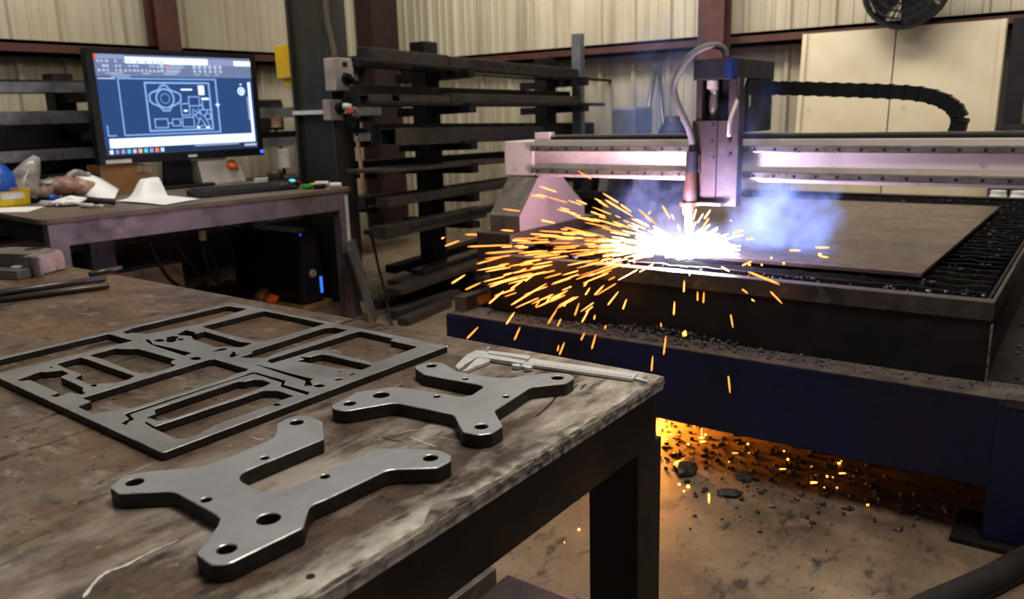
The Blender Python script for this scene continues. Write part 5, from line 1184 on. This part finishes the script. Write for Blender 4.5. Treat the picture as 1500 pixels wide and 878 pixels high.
# ------------------------------------------------------------------ smoke and arc halo
def smoke_mat(name, dens, scale, col, lo, hi, emit_s=0, ecol=(.4,.5,1), stretch=(1,1,1), fall=1.0, an=.2):
    m = bpy.data.materials.new(name); m.use_nodes = True; nt = m.node_tree; N = nt.nodes.new; L = nt.links.new
    nt.nodes.remove(nt.nodes['Principled BSDF'])
    tc_ = N('ShaderNodeTexCoord'); mp_ = N('ShaderNodeMapping'); mp_.inputs['Scale'].default_value = stretch
    L(tc_.outputs['Object'], mp_.inputs[0])
    n = N('ShaderNodeTexNoise'); n.inputs['Scale'].default_value = scale; n.inputs['Detail'].default_value = 5; n.inputs['Roughness'].default_value = .6; n.inputs['Distortion'].default_value = .6
    L(mp_.outputs[0], n.inputs['Vector'])
    # billowing soft edge: distance from the centre, pushed about by noise
    n2 = N('ShaderNodeTexNoise'); n2.inputs['Scale'].default_value = scale*.55; n2.inputs['Detail'].default_value = 4; L(mp_.outputs[0], n2.inputs['Vector'])
    of = N('ShaderNodeVectorMath'); of.operation = 'SUBTRACT'; of.inputs[1].default_value = (.5,.5,.5); L(n2.outputs['Color'], of.inputs[0])
    os_ = N('ShaderNodeVectorMath'); os_.operation = 'SCALE'; os_.inputs['Scale'].default_value = 1.1; L(of.outputs[0], os_.inputs[0])
    sb2 = N('ShaderNodeVectorMath'); sb2.operation = 'SUBTRACT'; sb2.inputs[1].default_value = (.5,.5,.5); L(tc_.outputs['Generated'], sb2.inputs[0])
    ad2 = N('ShaderNodeVectorMath'); ad2.operation = 'ADD'; L(sb2.outputs[0], ad2.inputs[0]); L(os_.outputs[0], ad2.inputs[1])
    def soft(src, r1, r0):
        ln = N('ShaderNodeVectorMath'); ln.operation = 'LENGTH'; L(src, ln.inputs[0])
        mr = N('ShaderNodeMapRange'); mr.inputs[1].default_value = r1; mr.inputs[2].default_value = r0; mr.interpolation_type = 'SMOOTHSTEP'; L(ln.outputs['Value'], mr.inputs[0]); return mr.outputs[0]
    ma, mb = soft(ad2.outputs[0],.44,.10), soft(sb2.outputs[0],.5,.36)
    mm = N('ShaderNodeMath'); mm.operation = 'MULTIPLY'; L(ma, mm.inputs[0]); L(mb, mm.inputs[1])
    m2 = N('ShaderNodeMapRange'); m2.inputs[1].default_value = lo; m2.inputs[2].default_value = hi; m2.inputs[3].default_value = 0; m2.inputs[4].default_value = dens; L(n.outputs['Fac'], m2.inputs[0])
    m3 = N('ShaderNodeMath'); m3.operation = 'MULTIPLY'; L(m2.outputs[0], m3.inputs[0]); L(mm.outputs[0], m3.inputs[1])
    v = N('ShaderNodeVolumePrincipled'); v.inputs['Color'].default_value = (*col,1); v.inputs['Anisotropy'].default_value = an
    L(m3.outputs[0], v.inputs['Density'])
    if emit_s:  # emission puts the arc's blue light into the smoke itself
        e = N('ShaderNodeMath'); e.operation = 'MULTIPLY'; L(m3.outputs[0], e.inputs[0]); e.inputs[1].default_value = emit_s/max(dens,.01)
        L(e.outputs[0], v.inputs['Emission Strength']); v.inputs['Emission Color'].default_value = (*ecol,1)
    L(v.outputs[0], nt.nodes['Material Output'].inputs['Volume']); return m
def puff_at(name, px, py, y, hw, hh, ry, m, label):
    c = at(px,py,y=y); k = px_r(c); bm = bmesh.new(); bmesh.ops.create_icosphere(bm, subdivisions=3, radius=1)
    for v in bm.verts: v.co = Vector((v.co.x*hw*k*1.18, v.co.y*ry, v.co.z*hh*k))
    me = bpy.data.meshes.new(name); bm.to_mesh(me); bm.free(); me.materials.append(m)
    o = bpy.data.objects.new(name, me); COL.objects.link(o); o.location = c; return tag(o, label, 'smoke', kind='stuff')
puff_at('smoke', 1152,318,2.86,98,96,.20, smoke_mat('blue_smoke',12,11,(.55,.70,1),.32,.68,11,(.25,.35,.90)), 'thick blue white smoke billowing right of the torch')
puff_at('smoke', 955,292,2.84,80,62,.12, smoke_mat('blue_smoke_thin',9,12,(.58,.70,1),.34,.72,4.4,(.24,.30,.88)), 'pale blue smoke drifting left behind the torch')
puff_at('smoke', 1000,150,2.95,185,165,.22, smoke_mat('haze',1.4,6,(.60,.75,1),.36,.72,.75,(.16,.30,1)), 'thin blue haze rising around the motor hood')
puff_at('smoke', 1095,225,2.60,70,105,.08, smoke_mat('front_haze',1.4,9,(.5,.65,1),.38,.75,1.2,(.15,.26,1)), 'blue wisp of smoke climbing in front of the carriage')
puff_at('smoke', 1010,362,YTc,120,62,.16, smoke_mat('arc_glow',.4,2,(.85,.88,1),.1,.5,2.6,(.30,.40,1)), 'added blue glow halo around the arc')  # emissive halo painting the bloom of the arc, not smoke

# ------------------------------------------------------------------ light
def lamp(kind, name, loc, energy, col, size=None, size_y=None, look=None, rad=None, spread=None):
    d = bpy.data.lights.new(name, kind); d.energy = energy; d.color = col
    if kind == 'AREA':
        d.size = size
        if size_y: d.shape = 'RECTANGLE'; d.size_y = size_y
        if spread: d.spread = spread
    if rad is not None: d.shadow_soft_size = rad
    o = bpy.data.objects.new(name, d); COL.objects.link(o); o.location = loc
    if look is not None: o.rotation_euler = (Vector(look)-Vector(loc)).to_track_quat('-Z','Y').to_euler()
    return o
lamp('AREA','shop_light',(-.6,1.3,3.6),40,(1,.95,.88),2.2,.5,look=(-.9,.6,.8))
lamp('AREA','shop_light',(-2.9,4.4,3.7),105,(1,.95,.86),3.0,.6,look=(-2.4,6.2,2.2))
lamp('AREA','shop_light',(-3.9,2.2,3.7),62,(1,.95,.87),2.4,.6,look=(-5.6,3.0,1.8))
lamp('AREA','shop_light',(-.2,4.4,3.7),50,(1,.95,.86),2.4,.6,look=(-.6,6.2,1.6))
lamp('AREA','shop_light',(.2,1.2,3.3),24,(1,.90,.76),1.0,.6,look=(-.3,1.6,0))
lamp('POINT','arc_light',arc+Vector((0,-.10,.06)),23,(.74,.58,.98),rad=.03)
lamp('POINT','spark_light',at(930,350,y=2.58),8,(1,.42,.16),rad=.10)
lamp('POINT','under_table_glow',(-1.27,2.52,.08),22,(1,.36,.05),rad=.05)
w = bpy.data.worlds.new('world'); S.world = w; w.use_nodes = True
bg = w.node_tree.nodes['Background']; bg.inputs[0].default_value = (.92,.93,1,1); bg.inputs[1].default_value = .16
S.view_settings.view_transform = 'Standard'
S.view_settings.look = 'Medium High Contrast'
S.view_settings.exposure = .2
